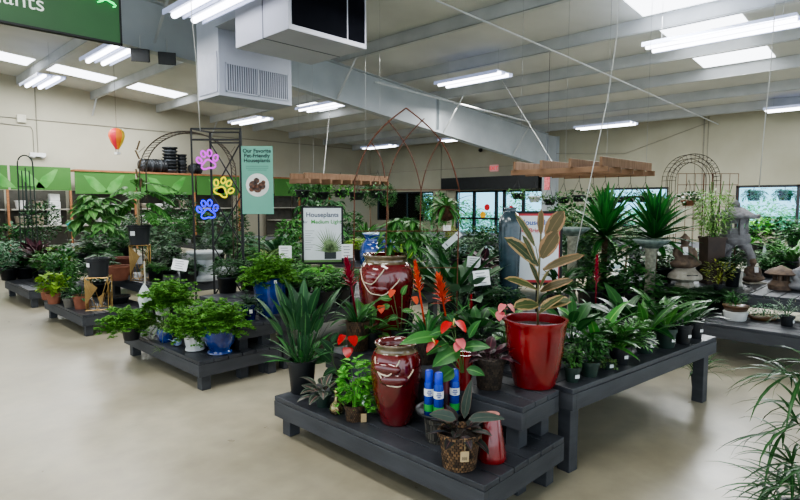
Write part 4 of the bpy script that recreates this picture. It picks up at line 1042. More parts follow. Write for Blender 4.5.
# neon paw prints hung on the arbor
def paw(label, px, py, D, s, c, st, rz=0.):
    X, Y, _ = col(px, D); e = thing('neon_paw_print', label, 'neon sign', (X, Y, ph(py, D)), FACE)
    E_ = emis('neon_'+c.strip('#'), c, st); m = MB()
    def ring(cx, cz, rx, rz_, a=0, q=20, sq=0):
        pts = []
        for i in range(q):
            t = 2*PI*i/q; x = rx*math.cos(t); z = rz_*math.sin(t)*(1-(sq if z_neg(t) else 0)*abs(math.cos(t)))
            x2, z2 = x*math.cos(a)-z*math.sin(a), x*math.sin(a)+z*math.cos(a)
            X_, Z_ = cx+x2, cz+z2; b = rz
            pts.append(((X_*math.cos(b)-Z_*math.sin(b))*s, 0, (X_*math.sin(b)+Z_*math.cos(b))*s))
        m.tube(pts, .0105, 7, close=True)
    z_neg = lambda t: math.sin(t) < 0
    for cx, cz, a in ((-.75, .12, .5), (-.28, .62, .15), (.28, .62, -.15), (.75, .12, -.5)): ring(cx, cz, .2, .28, a)
    m.obj('toe_tube', E_, e, True); m = MB()
    pts = []
    for i in range(28):
        t = 2*PI*i/28; r = .5+.07*math.cos(2*t)+.10*math.cos(3*(t-PI/2)); x = r*math.cos(t)*1.05; z = -.38+r*math.sin(t)*.85; b = rz
        pts.append(((x*math.cos(b)-z*math.sin(b))*s, 0, (x*math.sin(b)+z*math.cos(b))*s))
    m.tube(pts, .0105, 7, close=True); m.obj('pad_tube', E_, e, True)
    m = MB(); m.tube([(0, .01, .6*s), (0, .012, 1.0*s)], .0015, 4); m.obj('hanging_wire', BLKM, e)
paw('pink glowing neon paw print, highest on the black arbor', 209.5, 161, 6.68, .132, '#d828e8', 1.5, .15)
paw('yellow glowing neon paw print on the black arbor', 224, 188, 6.68, .132, '#ecdc20', 1.2, -.5)
paw('blue glowing neon paw print, lowest on the black arbor', 208, 210, 6.68, .132, '#1808f0', 2.4, .1)
# gothic trellis
D = 4.35; k = D/FP; X, Y, _ = col(406, D); b = .53
e = thing('gothic_trellis', 'rust-brown pointed gothic arch trellis rising over the bromeliads', 'trellis', (X, Y, b), FACE)
def gx(px, py): return Vector(((px-406)*k, 0, ph(py, D)-b))
outer = []
for i in range(15):
    t = i/14; outer.append((353+53*math.sin(t*PI/2)**1.35, 190-80*math.sin(t*PI/2*.999)**.9 if 0 else 190-80*(1-(1-t)**1.55)))
def arc(x0, y0, x1, y1, bulge, n=14):
    """pointed-arch side from a post top (x0,y0) to apex (x1,y1), bulging outwards"""
    pts = []
    for i in range(n+1):
        t = i/n; x = x0+(x1-x0)*t; y = y0+(y1-y0)*t; nx, ny = (y1-y0), -(x1-x0); l = math.hypot(nx, ny)
        pts.append(gx(x+nx/l*bulge*math.sin(PI*t), y+ny/l*bulge*math.sin(PI*t)))
    return pts
m = MB(); m.tube(arc(355, 180, 406, 110, 9)[:], .006, 6); m.tube(arc(459, 190, 406, 110, -11), .006, 6)
m.obj('outer_arch', RUST, e, True)
m = MB()
m.tube(arc(388, 180, 424, 120, 6), .0045, 5); m.tube(arc(421, 190, 388, 122, -6), .0045, 5); m.tube(arc(421, 190, 441, 139, 3), .0045, 5); m.tube(arc(385, 178, 372, 144, -3), .0045, 5)
m.obj('tracery', RUST, e, True)
m = MB()
for p0, p1 in (((355, 180), (352, 300)), ((388, 180), (383, 300)), ((421, 190), (420, 230)), ((459, 190), (457, 312))):
    bot = gx(*p1); bot.z = max(0, bot.z-.3) if p1[1] > 250 else bot.z
    m.tube([gx(*p0), gx(*p1) if p1[1] < 250 else Vector((gx(*p1).x, 0, 0))], .005, 6)
m.obj('post', RUST, e)
m = MB()
for y, a, c in ((190, 355, 459), (231, 353, 458), (268, 352, 457)): m.tube([gx(a, y), gx(c, y)], .0035, 5)
m.obj('crossbar', RUST, e)
# moss ball with staghorn, wired to the trellis
X, Y, _ = col(446, 4.42); e = thing('staghorn_fern', 'staghorn fern on a woven brown ball hung from the gothic trellis', 'plant', (X, Y, ph(213, 4.42)), 0)
MB().ell((0, 0, 0), (.07, .07, .065), None, 20, 12).obj('root_ball', mat('woven_coir', '#2e1d13', '#5f3d28', rough=.9, scale=40, bump=1, bscale=60), e, True)
random.seed(71); fol(e, f_strap(34, .24, .035, (-.9, .7), 1.0), L['mid'], .05)
m = MB(); m.tube([(0, 0, .06), (.0, 0, ph(190, 4.42)-ph(213, 4.42))], .002, 4); m.obj('hanger', BLKM, e)
# wire dome arch + flat trellises at the right
D = 7.6; k = D/FP; X, Y, _ = col(689, D); b = supp(X, Y)
e = thing('wire_arch', 'rounded wire mesh dome arch behind the brown seated statue', 'arch', (X, Y, b), FACE)
m = MB(); Rr = 26*k; zc = ph(181, D)-b
for r_ in (Rr, Rr*.84, Rr*.7):
    for yy in (-.08, .08):
        m.tube([(-r_, yy, 0)]+[(-r_*math.cos(PI*t/18), yy, zc+r_*math.sin(PI*t/18)) for t in range(19)]+[(r_, yy, 0)], .0045, 5)
for t in range(19):
    a = PI*t/18; m.tube([(-Rr*math.cos(a), -.08, zc+Rr*math.sin(a)), (-Rr*.7*math.cos(a), -.08, zc+Rr*.7*math.sin(a))], .003, 4); m.tube([(-Rr*math.cos(a), -.08, zc+Rr*math.sin(a)), (-Rr*math.cos(a), .08, zc+Rr*math.sin(a))], .003, 4)
for i in range(7):
    for s_ in (-1, 1): m.tube([(s_*Rr, -.08, i*.15), (s_*Rr*.7, -.08, i*.15)], .003, 4); m.tube([(s_*Rr, -.08, i*.15), (s_*Rr, .08, i*.15)], .003, 4)
m.tube([(0, -.08, 0), (0, -.08, zc+Rr)], .003, 4)
m.obj('mesh_hoops', BROWNM, e)
D = 7.1; k = D/FP; X, Y, _ = col(706, D); b = supp(X, Y)
e = thing('grid_trellis', 'flat rusty wire grid trellis standing before the wire dome arch', 'trellis', (X, Y, b), FACE)
m = MB(); w_ = 30*k; zt = ph(174, D)-b
for i in range(8): 
    x = -w_+2*w_*i/7; m.tube([(x, 0, .0), (x, 0, zt)], .007 if i in (3, 4) else .0035, 5)
for z in [zt-.14*i for i in range(int(zt/.14)+1)]: m.tube([(-w_, 0, z), (w_, 0, z)], .0035, 5)
m.obj('wire_grid', RUST, e)
# ================================================================== STONE GARDEN (right)
def remesh(o, v=.012, smooth=True):
    r = o.modifiers.new('r', 'REMESH'); r.mode = 'VOXEL'; r.voxel_size = v; r.use_smooth_shade = True
    s = o.modifiers.new('s', 'SMOOTH'); s.iterations = 3; s.factor = .5
def seated(label, px, pyb, D, H_, m_, tagc=True, base=None):
    """seated meditating garden statue, H_ tall, facing the aisle"""
    X, Y, _ = col(px, D); b = ph(pyb, D) if base is None else base
    e = thing('seated_statue', label, 'statue', (X, Y, b), FACE+.15); s = H_
    m = MB(); A = lambda c, r, M=None: m.ell(tuple(v*s for v in c), tuple(v*s for v in r), M, 18, 12)
    A((0, 0, .07), (.40, .26, .08)); A((-.27, -.06, .14), (.20, .17, .10)); A((.27, -.06, .14), (.20, .17, .10))
    A((-.08, -.2, .13), (.22, .08, .06), Matrix.Rotation(.2, 4, 'Z')); A((.1, -.2, .12), (.22, .08, .055), Matrix.Rotation(-.2, 4, 'Z'))
    A((0, .02, .24), (.23, .17, .16)); A((0, .02, .40), (.23, .16, .2)); A((0, .03, .53), (.27, .13, .10))
    for sx in (-1, 1):
        m.tube([(sx*.24*s, .03*s, .55*s), (sx*.30*s, .0, .40*s), (sx*.27*s, -.08*s, .27*s), (sx*.08*s, -.18*s, .24*s)], [.09*s, .085*s, .075*s, .06*s], 12)
        A((sx*.06, -.19, .235), (.09, .05, .03)); A((sx*.108, .01, .75), (.02, .03, .06))
    m.tube([(0, .03*s, .55*s), (0, .01*s, .68*s)], [.10*s, .09*s], 12)
    A((0, 0, .77), (.125, .13, .145)); A((0, -.115, .76), (.022, .022, .035)); A((0, .02, .84), (.135, .135, .09)); A((0, .02, .93), (.055, .055, .06))
    A((0, -.105, .705), (.035, .015, .012)); A((-.045, -.1, .80), (.028, .02, .01)); A((.045, -.1, .80), (.028, .02, .01))
    o = m.obj('body', m_, e, True); remesh(o, .011*s/.4)
    if tagc:
        MB().box(-.075*s, .075*s, -.004, .004, -.11*s, .11*s).obj('paper_tag', PAPER, e, loc=(-.12*s if H_ > .35 else 0, -.19*s, .5*s), rot=(-.15, 0, 0))
    return e
# pagoda lantern
D = 6.9; k = D/FP; X, Y, _ = col(735, D); b = supp(X, Y)
e = thing('stone_lantern', 'large grey pagoda stone lantern with a ball finial', 'lantern', (X, Y, b), FACE)
def hexl(mb, prof, seg=6, ph0=PI/6): mb.lathe(prof, seg, ph0=ph0)
zt = ph(202, D)-b; z_roof0 = ph(216, D)-b; z_ch0 = ph(234, D)-b; z_b0 = ph(243, D)-b
m = MB(); m.lathe([(.035, z_roof0+.10), (.05, z_roof0+.13), (.042, z_roof0+.165), (.02, z_roof0+.19), (.001, z_roof0+.2)], 18); m.obj('finial', STONE, e, True)
m = MB(); Rm = 18.5*k
m.lathe([(Rm*.9, z_roof0-.03), (Rm*1.04, z_roof0-.01), (Rm*.98, z_roof0+.015), (Rm*.7, z_roof0+.05), (Rm*.4, z_roof0+.10), (Rm*.15, z_roof0+.125), (.001, z_roof0+.13)], 36)
for i in range(6):
    a = PI/3*i+PI/6; m.ell((Rm*1.03*math.cos(a), Rm*1.03*math.sin(a), z_roof0), (.032, .032, .028))
m.obj('roof', STONE, e, True)
m = MB(); rc = 11.5*k
m.lathe([(rc, z_ch0+.0), (rc, z_ch0+.03)], 6, ph0=PI/6); m.lathe([(rc, z_roof0-.05), (rc*1.05, z_roof0-.02)], 6, ph0=PI/6)
for i in range(6):
    a = PI/3*i+PI/6; m.box(-.02, .02, -.026, .026, z_ch0, z_roof0-.02, Matrix.Translation((rc*.88*math.cos(a), rc*.88*math.sin(a), 0)) @ Matrix.Rotation(a, 4, 'Z'))
m.lathe([(rc*.9, z_ch0+.02), (rc*.9, z_ch0+.07)], 6, ph0=PI/6); m.lathe([(rc*.9, z_roof0-.09), (rc*.9, z_roof0-.04)], 6, ph0=PI/6)
m.obj('light_chamber', STONE, e)
m = MB(); m.lathe([(rc*1.0, z_b0-.02), (rc*1.2, z_b0+.02), (rc*1.28, z_b0+.05), (rc*1.15, z_ch0-.04), (rc*1.2, z_ch0), (.001, z_ch0)], 24); m.obj('platform', STONE, e, True, sharp=40)
m = MB(); 
for i in range(3):
    a = 2*PI*i/3-PI/2+.9; m.tube([(rc*.5*math.cos(a), rc*.5*math.sin(a), z_b0), (rc*1.0*math.cos(a), rc*1.0*math.sin(a), z_b0-.05), (rc*1.35*math.cos(a), rc*1.35*math.sin(a), z_b0-.16), (rc*1.2*math.cos(a), rc*1.2*math.sin(a), 0)], [.06, .055, .045, .04], 10)
m.obj('leg', STONE, e, True)
# brown seated statue on pale lantern cap
D = 6.45; X, Y, _ = col(687, D); b = supp(X, Y)
e = thing('stone_lantern', 'squat pale stone lantern carrying the brown seated statue', 'lantern', (X, Y, b), FACE); zt = ph(268, D)-b
m = MB(); m.lathe([(.16, zt-.14), (.185, zt-.12), (.18, zt-.08), (.14, zt-.04), (.10, zt), (.001, zt)], 28); m.obj('cap', PALESTONE, e, True, sharp=50)
m = MB(); m.lathe([(.11, 0), (.1, .05), (.07, .08), (.07, zt-.2), (.11, zt-.14)], 8); m.obj('base', PALESTONE, e)
m = MB(); m.box(-.06, .06, -.17, -.15, zt-.1, zt-.085); m.box(-.06, .06, -.17, -.15, zt-.075, zt-.065); m.obj('vent_slot', INK, e)
seated('brown seated statue with white paper tag, on the squat pale lantern', 686, 268, 6.45, .41, BROWNSTONE, True, base=ph(268, D))
# small seated statue on stone block
D = 6.75; X, Y, _ = col(755, D); b = supp(X, Y); zt = ph(282, D)
e = thing('stone_block', 'pale rough stone block under the small dark seated statue', 'stone', (X, Y, b), FACE+.2); MB().box(-.13, .13, -.1, .1, 0, zt-b).obj('block', PALESTONE, e, bevel=.02)
seated('small dark seated statue with white tag, right of the pagoda lantern', 755, 282, D, .31, BROWNSTONE, True, base=zt)
# mushroom-cap lantern
D = 6.3; X, Y, _ = col(784, D); b = supp(X, Y); z = ph(291, D)-b
e = thing('stone_lantern', 'small brown mushroom-cap lantern beside the grey seated figure', 'lantern', (X, Y, b), FACE)
m = MB(); t = ph(266, D)-b; m.lathe([(.15, t-.10), (.165, t-.085), (.12, t-.045), (.06, t-.02), (.02, t), (.001, t+.01)], 24); m.obj('cap', BROWNSTONE, e, True, sharp=50)
m = MB(); m.lathe([(.12, 0), (.13, .05), (.09, .09), (.085, max(.1, t-.22))], 20); 
for i in range(4): a = PI/2*i+PI/4; m.bar((.06*math.cos(a), .06*math.sin(a), t-.23), (.06*math.cos(a), .06*math.sin(a), t-.09), .03)
m.obj('base', BROWNSTONE, e)
# grey statue at frame edge
seated('pale grey stone figure sitting at the bench edge by the mushroom lantern', 807, 318, 6.2, .42, STONE, False, base=supp(*col(807, 6.2)[:2]))
# white post and pots
X, Y, _ = col(741, 6.55); b = supp(X, Y); e = thing('stone_post', 'short white carved stone post before the small seated statue', 'post', (X, Y, b), FACE)
MB().lathe([(.05, 0), (.05, .02), (.042, .03), (.042, ph(276, 6.55)-b-.03), (.05, ph(276, 6.55)-b-.02), (.046, ph(273, 6.55)-b), (.001, ph(272, 6.55)-b)], 16).obj('post', mat('white_stone', '#b4b1a6', '#cbc8be', rough=.8), e, True, sharp=40)
X, Y, _ = col(720, 6.2); 
random.seed(81)
e = thing('low_planter', 'brown bowl plant stacked on a white round pot at the low bench', 'plant', place(741, 322, .4, .1))
MB().lathe([(.09, 0), (.1, .01), (.115, .09), (.105, .095)], 28).obj('white_pot', WHITEC, e, True, sharp=40)
MB().lathe([(.085, .096), (.1, .1), (.12, .145), (.125, .155), (.11, .155), (.1, .14)], 28).obj('bowl', mat('brown_bowl', '#4a3420', '#6a4a2c', rough=.35, coat=.4), e, True)
fol(e, f_bush(110, (.09, .09, .07), (0, 0, .08), (.06, .014), 'lance', hang=0), L['darkfern'], .14)
e = thing('bonsai_bowl', 'oval brown dish garden with small white pebbles on the low bench', 'plant', place(770, 322, .4, .1), FACE)
m = MB(); m.lathe([(.11, 0), (.13, .01), (.165, .05), (.155, .052), (.12, .03)], 28, sy=.6); m.obj('dish', mat('brown_bowl', '#4a3420'), e, True)
m = MB(); m.lathe([(.15, .045), (.001, .05)], 20, cap=False, sy=.6); m.obj('pebbles', mat('pebbles_cream', '#8d8062', '#cfc6aa', scale=90, bump=1, bscale=120), e)
fol(e, f_bush(220, (.16, .1, .07), (0, 0, .06), (.035, .016), 'lance'), L['silver'], .045)
e = thing('dwarf_palm', 'thin grassy plant in small black pot at the end of the low bench', 'plant', place(791, 327, .4, .06)); pot(e, .06, .05, .1, BLACKP); fol(e, f_palm(14, .26, .07, (.3, 1.4), 1.2, 8, .008), L['greygreen'], .08); sticker(e, .06, .05, .025, .03, CAMAZ+.5)
X, Y, _ = col(713, 6.75); e = thing('planter', 'tall square brown planter holding the bamboo', 'pot', (X, Y, supp(X, Y)), FACE)
m = MB(); zt = ph(239, 6.75)-.62
m.lathe([(.13, 0), (.15, zt), (.165, zt), (.165, zt+.03), (.14, zt+.03), (.13, zt-.02)], 4, ph0=PI/4); m.obj('pot', mat('brown_planter', '#33261f', '#463429', rough=.6), e)
MB().lathe([(.14, zt), (.001, zt)], 4, ph0=PI/4, cap=False).obj('soil', SOIL, e)
X2, Y2, _ = col(713, 6.75); e = thing('bamboo', 'pale green feathery bamboo growing in the brown planter', 'plant', (X2, Y2, .62+zt), 0)
m = MB()
for i in range(12): m.tube([(R(-.06, .06), R(-.06, .06), 0), (R(-.22, .22), R(-.22, .22), R(.45, .7))], .005, 5)
m.obj('cane', GSTEM, e); fol(e, f_bush(900, (.2, .2, .34), (0, 0, .34), (.07, .016), 'lance', hang=.3), leafmat('bamboo_leaf', '#5a8a40', '#92b868', rough=.5))
X, Y, _ = col(687, 7.0); e = thing('hanging_planter', 'small leafy planter hanging from the grid trellis', 'plant', (X, Y, ph(206, 7.0)))
pot(e, .08, .06, .07, TERRA); fol(e, f_bush(130, (.14, .14, .08), (0, 0, .04), (.06, .035)), L['dark'], .06)
m = MB(); 
for a in (0, 2.1, 4.2): m.tube([(.08*math.cos(a), .08*math.sin(a), .07), (0, 0, .33)], .002, 4)
m.obj('hanger', BLKM, e)
# birdbaths
def bath(label, px, py, D, rd):
    X, Y, _ = col(px, D); b = supp(X, Y); zt = ph(py, D)-b; e = thing('birdbath', label, 'birdbath', (X, Y, b))
    MB().lathe([(.03, zt-.10), (.08, zt-.09), (rd*.8, zt-.035), (rd, zt), (rd*.94, zt+.008), (rd*.6, zt-.03), (.001, zt-.045)], 32).obj('basin', mat('weathered_green_stone', '#4d5c58', '#74827c', rough=.8, scale=18, bump=.4), e, True)
    MB().lathe([(.13, 0), (.13, .04), (.09, .07), (.06, .12), (.052, zt*.5), (.06, zt-.12), (.08, zt-.09), (.03, zt-.08)], 20).obj('pedestal', mat('pale_mossy_stone', '#6a6a5e', '#8d8c7c', rough=.85, scale=30, bump=.6), e, True)
bath('birdbath with shallow grey basin on a pale column, below the right-hand yucca', 652, 240, 6.2, .20)
bath('birdbath basin half hidden by the rubber tree leaves', 573, 228, 6.6, .20)
# yuccas
def yucca(label, px, D, ytop, hw_px, n=64, base=None):
    X, Y, _ = col(px, D); b = supp(X, Y) if base is None else base; k = D/FP; zt = ph(ytop, D)-b; Ll = hw_px*k*1.3
    e = thing('yucca', label, 'plant', (X, Y, b)); pot(e, .16, .12, .26, BLACKP)
    zh = max(.3, zt-Ll*.92)
    m = MB(); m.tube([(0, 0, .2), (.01, 0, zh+.05)], [.04, .035], 10); m.obj('trunk', BARK, e, True)
    fol(e, f_rosettes([(0, 0, zh)], Ll, Ll*.15, n, (-.45, 1.5), .5), L['yucca'])
random.seed(91)
yucca('big spiky yucca head in front of the narrow window', 605, 6.9, 194, 38, 70)
yucca('spiky yucca rising beside the squat pale lantern, against the window edge', 655, 6.6, 196, 38, 70)
e = None
X, Y, _ = col(598, 4.6); 
e = thing('bromeliad', 'deep red bromeliad flower spike under the first yucca head', 'plant', (X, Y, supp(X, Y))); pot(e, .06, .05, .12, BLACKP); fol(e, f_brom(16, .25, .035), L['dark'], .1)
o = f_bracts(.22, .03, 40, spread=.5, z0=.30).obj('flower_spike', L['crimson'], e, True); o.location = (0, 0, .1)
X, Y, _ = col(722, 6.15); 
bgp('croton', 'yellow speckled croton in front of the brown planter', 721, 6.2, BLACKP, .05, .07, f_bush(170, (.16, .16, .13), (0, 0, .16), (.05, .022), 'ovate'), L['croton'])
bgp('cypress', 'low feathery cypress bush before the white stone post', 772, 7.3, BLACKP, .08, .12, f_fern(40, .26, .05, (.1, 1.4), .9, 10), L['darkfern'])
# ================================================================== THIRD / FOURTH ISLAND (left)
random.seed(101)
def gstand(label, px, pyb, D, w, h, base):
    X, Y, _ = col(px, D); e = thing('plant_stand', label, 'plant stand', (X, Y, base), FACE+.3)
    m = MB(); c = [(-w, -w), (w, -w), (w, w), (-w, w)]
    for (x, y) in c: m.tube([(x*.95, y*.95, 0), (x, y, h)], .005, 5)
    for i in range(4):
        a, b = c[i], c[(i+1) % 4]
        for z in (.004, h): m.tube([(a[0], a[1], z), (b[0], b[1], z)], .005, 5)
        m.tube([(a[0], a[1], h), ((a[0]+b[0])/2, (a[1]+b[1])/2, 0)], .004, 5); m.tube([(b[0], b[1], h), ((a[0]+b[0])/2, (a[1]+b[1])/2, 0)], .004, 5)
    m.tube([(-w, -w, h), (w, w, h)], .005, 5); m.tube([(w, -w, h), (-w, w, h)], .005, 5)
    m.obj('wire_frame', GOLD, e)
    m = MB(); m.put([(-w, -w-.003, h), (w*.1, -w-.003, h*.7), (-w*.95, -w-.003, h*.2)], [(0, 1, 2)]); m.put([(w*.7, -w-.003, h*.55), (w*.35, -w-.003, h*.1), (w*.05, -w-.003, h*.4)], [(0, 1, 2)]); m.put([(w+.003, w*.6, h*.5), (w+.003, 0, h*.2), (w+.003, -w*.4, h*.5)], [(0, 1, 2)])
    m.obj('gold_panel', mat('dull_gold_panel', '#7a6038', '#957a4c', rough=.4, metal=.6), e); return e, (X, Y, base+h)
D = dist(*place(95, 310, .27, .1)[:2]); 
e, top = gstand('gold wire geometric plant stand with triangle panels on the low bench', 96, 310, D, .13, ph(277, D)-.27, .27)
e = thing('umbrella_plant', 'big-leaved umbrella plant in black pot on the gold stand', 'plant', top); pot(e, .135, .11, .24, BLACKP, lip=.008); 
fol(e, f_umbrella(16, .28, .22, .11, 8, (.3, 1.4), .40, .26), leafmat('aralia_leaf', '#2d5a2a', '#5b8a48', mid='#7fa268', rough=.45), .15); sticker(e, .137, .16, .05, .05, CAMAZ-.4)
D2 = 7.75; e, top = gstand('taller gold geometric stand behind, under the monstera', 139, 283, D2, .12, ph(245, D2)-.53, .53)
e = thing('monstera', 'tall split-leaf monstera in black pot on the taller gold stand', 'plant', top); pot(e, .15, .12, .28, BLACKP, lip=.008); sticker(e, .152, .17, .07, .06, CAMAZ-.15)
m = MB(); m.tube([(0, 0, .2), (0, 0, .7)], .02, 8); m.obj('moss_pole', CANE, e); fol(e, f_monstera(12, .26, .40, (.1, 1.35), .35, .35), L['mid'], 0)
bgp('coleus', 'lime green coleus at the outer corner of the third low bench', 50, 7.3, TERRA, .09, .14, f_bush(210, (.17, .17, .15), (0, 0, .16), (.08, .05)), L['lime'], base=.27)
bgp('lavender', 'round grey-leaved plant beside the lime coleus', 66, 7.05, mat('grey_clay', '#5d5a54'), .08, .12, f_bush(190, (.11, .11, .1), (0, 0, .08), (.03, .012), 'lance'), L['greygreen'], base=.27)
bgp('jade_plant', 'dark rosette plant in terracotta pot beside the gold stand', 78, 6.95, TERRA, .10, .17, f_paddle(34, .1, .1, .04, (.1, 1.4), .4, 'ovate'), L['dark'], base=.27)
bgp('cactus_plant', 'upright green columnar plant behind the grey-leaved pot', 69, 7.35, BLACKP, .08, .12, f_bush(200, (.08, .08, .24), (0, 0, .28), (.05, .03)), L['mid'])
bgp('fern', 'dark bushy fern behind the upright columnar plant', 56, 7.6, BLACKP, .1, .15, f_fern(34, .35, .06, (.2, 1.4), 1.2, 10), L['darkfern'], base=.27)
e = thing('terracotta_pot', 'wide empty terracotta bowl behind the gold stand', 'pot', (*col(117, 7.7)[:2], .53)); pot(e, .15, .11, .2, TERRA, lip=.012)
e = thing('terracotta_pot', 'darker terracotta bowl stacked behind the wide one', 'pot', (*col(121, 8.3)[:2], .53)); pot(e, .18, .13, .26, mat('red_clay', '#5c3026', '#74402f', rough=.7), lip=.012)
e = thing('terracotta_pot', 'small terracotta pot with twiggy plant at the corner near the coleus', 'plant', (*col(42, 9.0)[:2], .0)); 
e.location = (*col(44, 7.62)[:2], .27); pot(e, .09, .07, .16, TERRA, lip=.01); fol(e, f_bush(60, (.1, .1, .12), (0, 0, .15), (.05, .02)), L['dark'], .12)
e = thing('glazed_bowl', 'low wide black glazed bowl under the third bench plants', 'pot', (*col(124, 7.45)[:2], .27)); 
e.location = (*at(118, 303, .27)[:2], .27); pot(e, .15, .11, .1, BLACKP)
# birdhouse
D = dist(*at(24, 278, .28)[:2])+.4; X, Y, _ = col(24, D); b = supp(X, Y); k = D/FP
e = thing('birdhouse', 'white wooden birdhouse with dark pitched roof on the fourth bench', 'birdhouse', (X, Y, b+.22), FACE-.3)
m = MB(); w_ = .10; m.box(-w_, w_, -w_, w_, 0, .2); m.put([(-w_, -w_, .2), (w_, -w_, .2), (0, -w_, .32), (-w_, w_, .2), (w_, w_, .2), (0, w_, .32)], [(0, 1, 2), (5, 4, 3), (0, 3, 4, 1)]); m.obj('house', WHITEC, e)
m = MB(); m.bar((-w_-.03, 0, .17), (0, 0, .33), .26, .012); m.bar((w_+.03, 0, .17), (0, 0, .33), .26, .012); m.obj('roof', mat('grey_shingle', '#3e3e40', '#525254'), e)
m = MB(); m.box(-.02, .02, -w_-.003, -w_+.001, .10, .15); m.box(-.03, .03, -w_-.003, -w_+.001, .03, .08); m.obj('doorway', INK, e)
e = thing('crate', 'dark red patterned crate under the white birdhouse', 'crate', (X, Y, b), FACE-.3); MB().box(-.15, .15, -.12, .12, 0, .215).obj('box', mat('red_patterned_box', '#2a1416', '#5e2a2c', scale=30), e, bevel=.01)
# ================================================================== LEFT WALL SHELVING
SW = mat('shelf_cream_metal', '#8e8b80', '#a09d92', rough=.6); OR = mat('orange_wood', '#8a5a38', '#a3704a', rough=.6, stretch=(1, 1, 8))
SY = 20.0
SGN = mat('green_header_panel', '#3a6a2c', '#467835', rough=.7, scale=.5); LFT = mat('leaf_print', '#3f8634', '#6fa75c', rough=.7, scale=2)
def sx(px, Yp=SY-.0): a = math.atan((px-400)/FP); return Yp/math.tan(TH-a)
sections = [(-14, 10.5, 0), (13, 73, 0), (77, 137, 1), (139, 196, 1), (198, 240, 1), (275, 300, 1), (302, 330, 1)]
slabs = ['green header shelving unit at the frame edge', 'pottery shelving unit with green header by the conduit', 'pottery shelving unit behind the monstera, green leaf-print header', 'shelving unit behind the rounded arch with stacked nursery pots on top',
         'shelving unit behind the black arbor', 'shelving unit just past the teal banner', 'last shelving unit before the left hanging rack']
XS = []
for i, (a, c, step) in enumerate(sections):
    x0, x1 = sx(a), sx(c); dz = -.10 if step else 0
    e = thing('shelving_unit', slabs[i], 'shelves', (x0, SY, 0)); w_ = x1-x0; XS.append((x0, x1))
    m = MB(); 
    for z in (.25, .9, 1.42): m.box(0, w_, 0, .6, z-.04, z)
    m.obj('shelf_board', SW, e)
    MB().box(0, w_, .62, .66, 0, 2.0).obj('back_panel', mat('shelf_back', '#45433c', '#524f47', rough=.8), e)
    m = MB(); m.box(0, w_, -.03, 0, 2.0+dz, 2.72+dz); m.obj('header_panel', SGN, e)
    m = MB(); cx = .25+.1*i
    m.put([(cx+px_*1.0, -.033, 2.05+dz+pz) for px_, pz in ((-.2, .55), (.1, .5), (.35, .25), (.55, .0), (.2, .02), (0, .2))], [(0, 5, 4, 3, 2, 1)]); 
    if w_ > 1.4: m.put([(w_-.7+px_, -.033, 2.05+dz+pz) for px_, pz in ((-.3, .0), (-.1, .35), (.25, .6), (.35, .6), (.2, .25), (0, .0))], [(0, 5, 4, 3, 2, 1)])
    m.obj('leaf_print', LFT, e)
    MB().box(w_-.06, w_, -.05, .0, 0, 2.0).obj('upright', OR, e)
    if step: MB().box(0, w_, -.05, .6, 2.62, 2.68).obj('top_board', OR, e)
# pottery on shelves: individual pots
def shelfpot(label, grp, x, z, s, kind, m_):
    e = thing('shelf_pot', label, 'pot', (x, SY+.17, z), 0, grp) if kind != 2 else thing('storage_box', label, 'box', (x, SY+.17, z), 0, grp)
    if kind == 0: MB().lathe([(s*.32, 0), (s*.4, .01), (s*.5, s*.8), (s*.54, s*.8), (s*.54, s*.9), (s*.45, s*.9), (s*.4, s*.8)], 14).obj('body', m_, e, True, sharp=40)
    elif kind == 1: MB().lathe([(s*.3, 0), (s*.5, s*.25), (s*.52, s*.45), (s*.48, s*.5), (s*.4, s*.4)], 14).obj('body', m_, e, True, sharp=40)
    else: MB().box(-s*.5, s*.5, -s*.4, s*.4, 0, s*.8).obj('body', m_, e, bevel=.02)
    return e
PM = [WHITEC, mat('grey_ceramic', '#8f8f8c', '#a5a5a2'), mat('taupe_ceramic', '#7c7264', '#978c7c'), mat('cream_ceramic', '#b5aa92', '#c8bea8')]
random.seed(5)
grps = {0: 'white glazed pots lined up on the wall shelving', 1: 'low bowls lined up on the wall shelving', 2: 'white squared boxes on the wall shelving'}
glab = {0: 'plain glazed pot on the wall shelving', 1: 'low ceramic bowl on the wall shelving', 2: 'white squared box pot on the wall shelving'}
for i, (x0, x1) in enumerate(XS[:4]):
    for z, hh in ((1.42, .4), (.9, .36)):
        x = x0+.25
        while x < x1-.3:
            kd = random.choice([0, 1, 2, 2, 0]) if i < 1 else (2 if x > x0+.8 else 0) if i == 1 else random.choice([0, 1, 1, 0]); s = R(.26, .36)
            mm = WHITEC if kd == 2 else PM[random.choice([0, 0, 1, 2, 3])]
            shelfpot(glab[kd], grps[kd], x, z+.001, s, kd, mm)
            if kd == 2 and random.random() < .8: shelfpot(glab[kd], grps[kd], x, z+s*.8+.002, s*.95, kd, mm)
            x += s*1.15+R(.02, .15)
# stacked black nursery pots on top of the shelving
def stack(label, px0, py0, n, s, horiz, tilt=0.):
    D = dist(sx(px0, SY+.2), SY+.2); k = D/FP; X = sx(px0, SY+.3); e = thing('pot_stack', label, 'pot stack', (X, SY+.3, 2.69), 0)
    for i in range(n):
        m = MB(); m.lathe([(s*.7, -.02), (s*.9, .06), (s, .06), (s, .10), (s*.9, .10), (s*.7, .05)], 18); 
        o = m.obj('nursery_pot', BLACKP if i % 3 else mat('grey_plastic', '#33363a', '#43474c'), e, True, sharp=40)
        if horiz: o.rotation_euler = (0, PI/2, 0); o.location = ((i-n/2)*.10, 0, s)
        else: o.location = (0, 0, .025+i*.115)
stack('sideways row of nested black nursery pots on top of the shelving', 155, 160, 9, .24, True)
stack('tall vertical stack of black nursery pots on top of the shelving', 172.5, 150, 8, .27, False)
stack('shorter vertical stack of black nursery pots on top of the shelving', 184, 155, 6, .18, False)
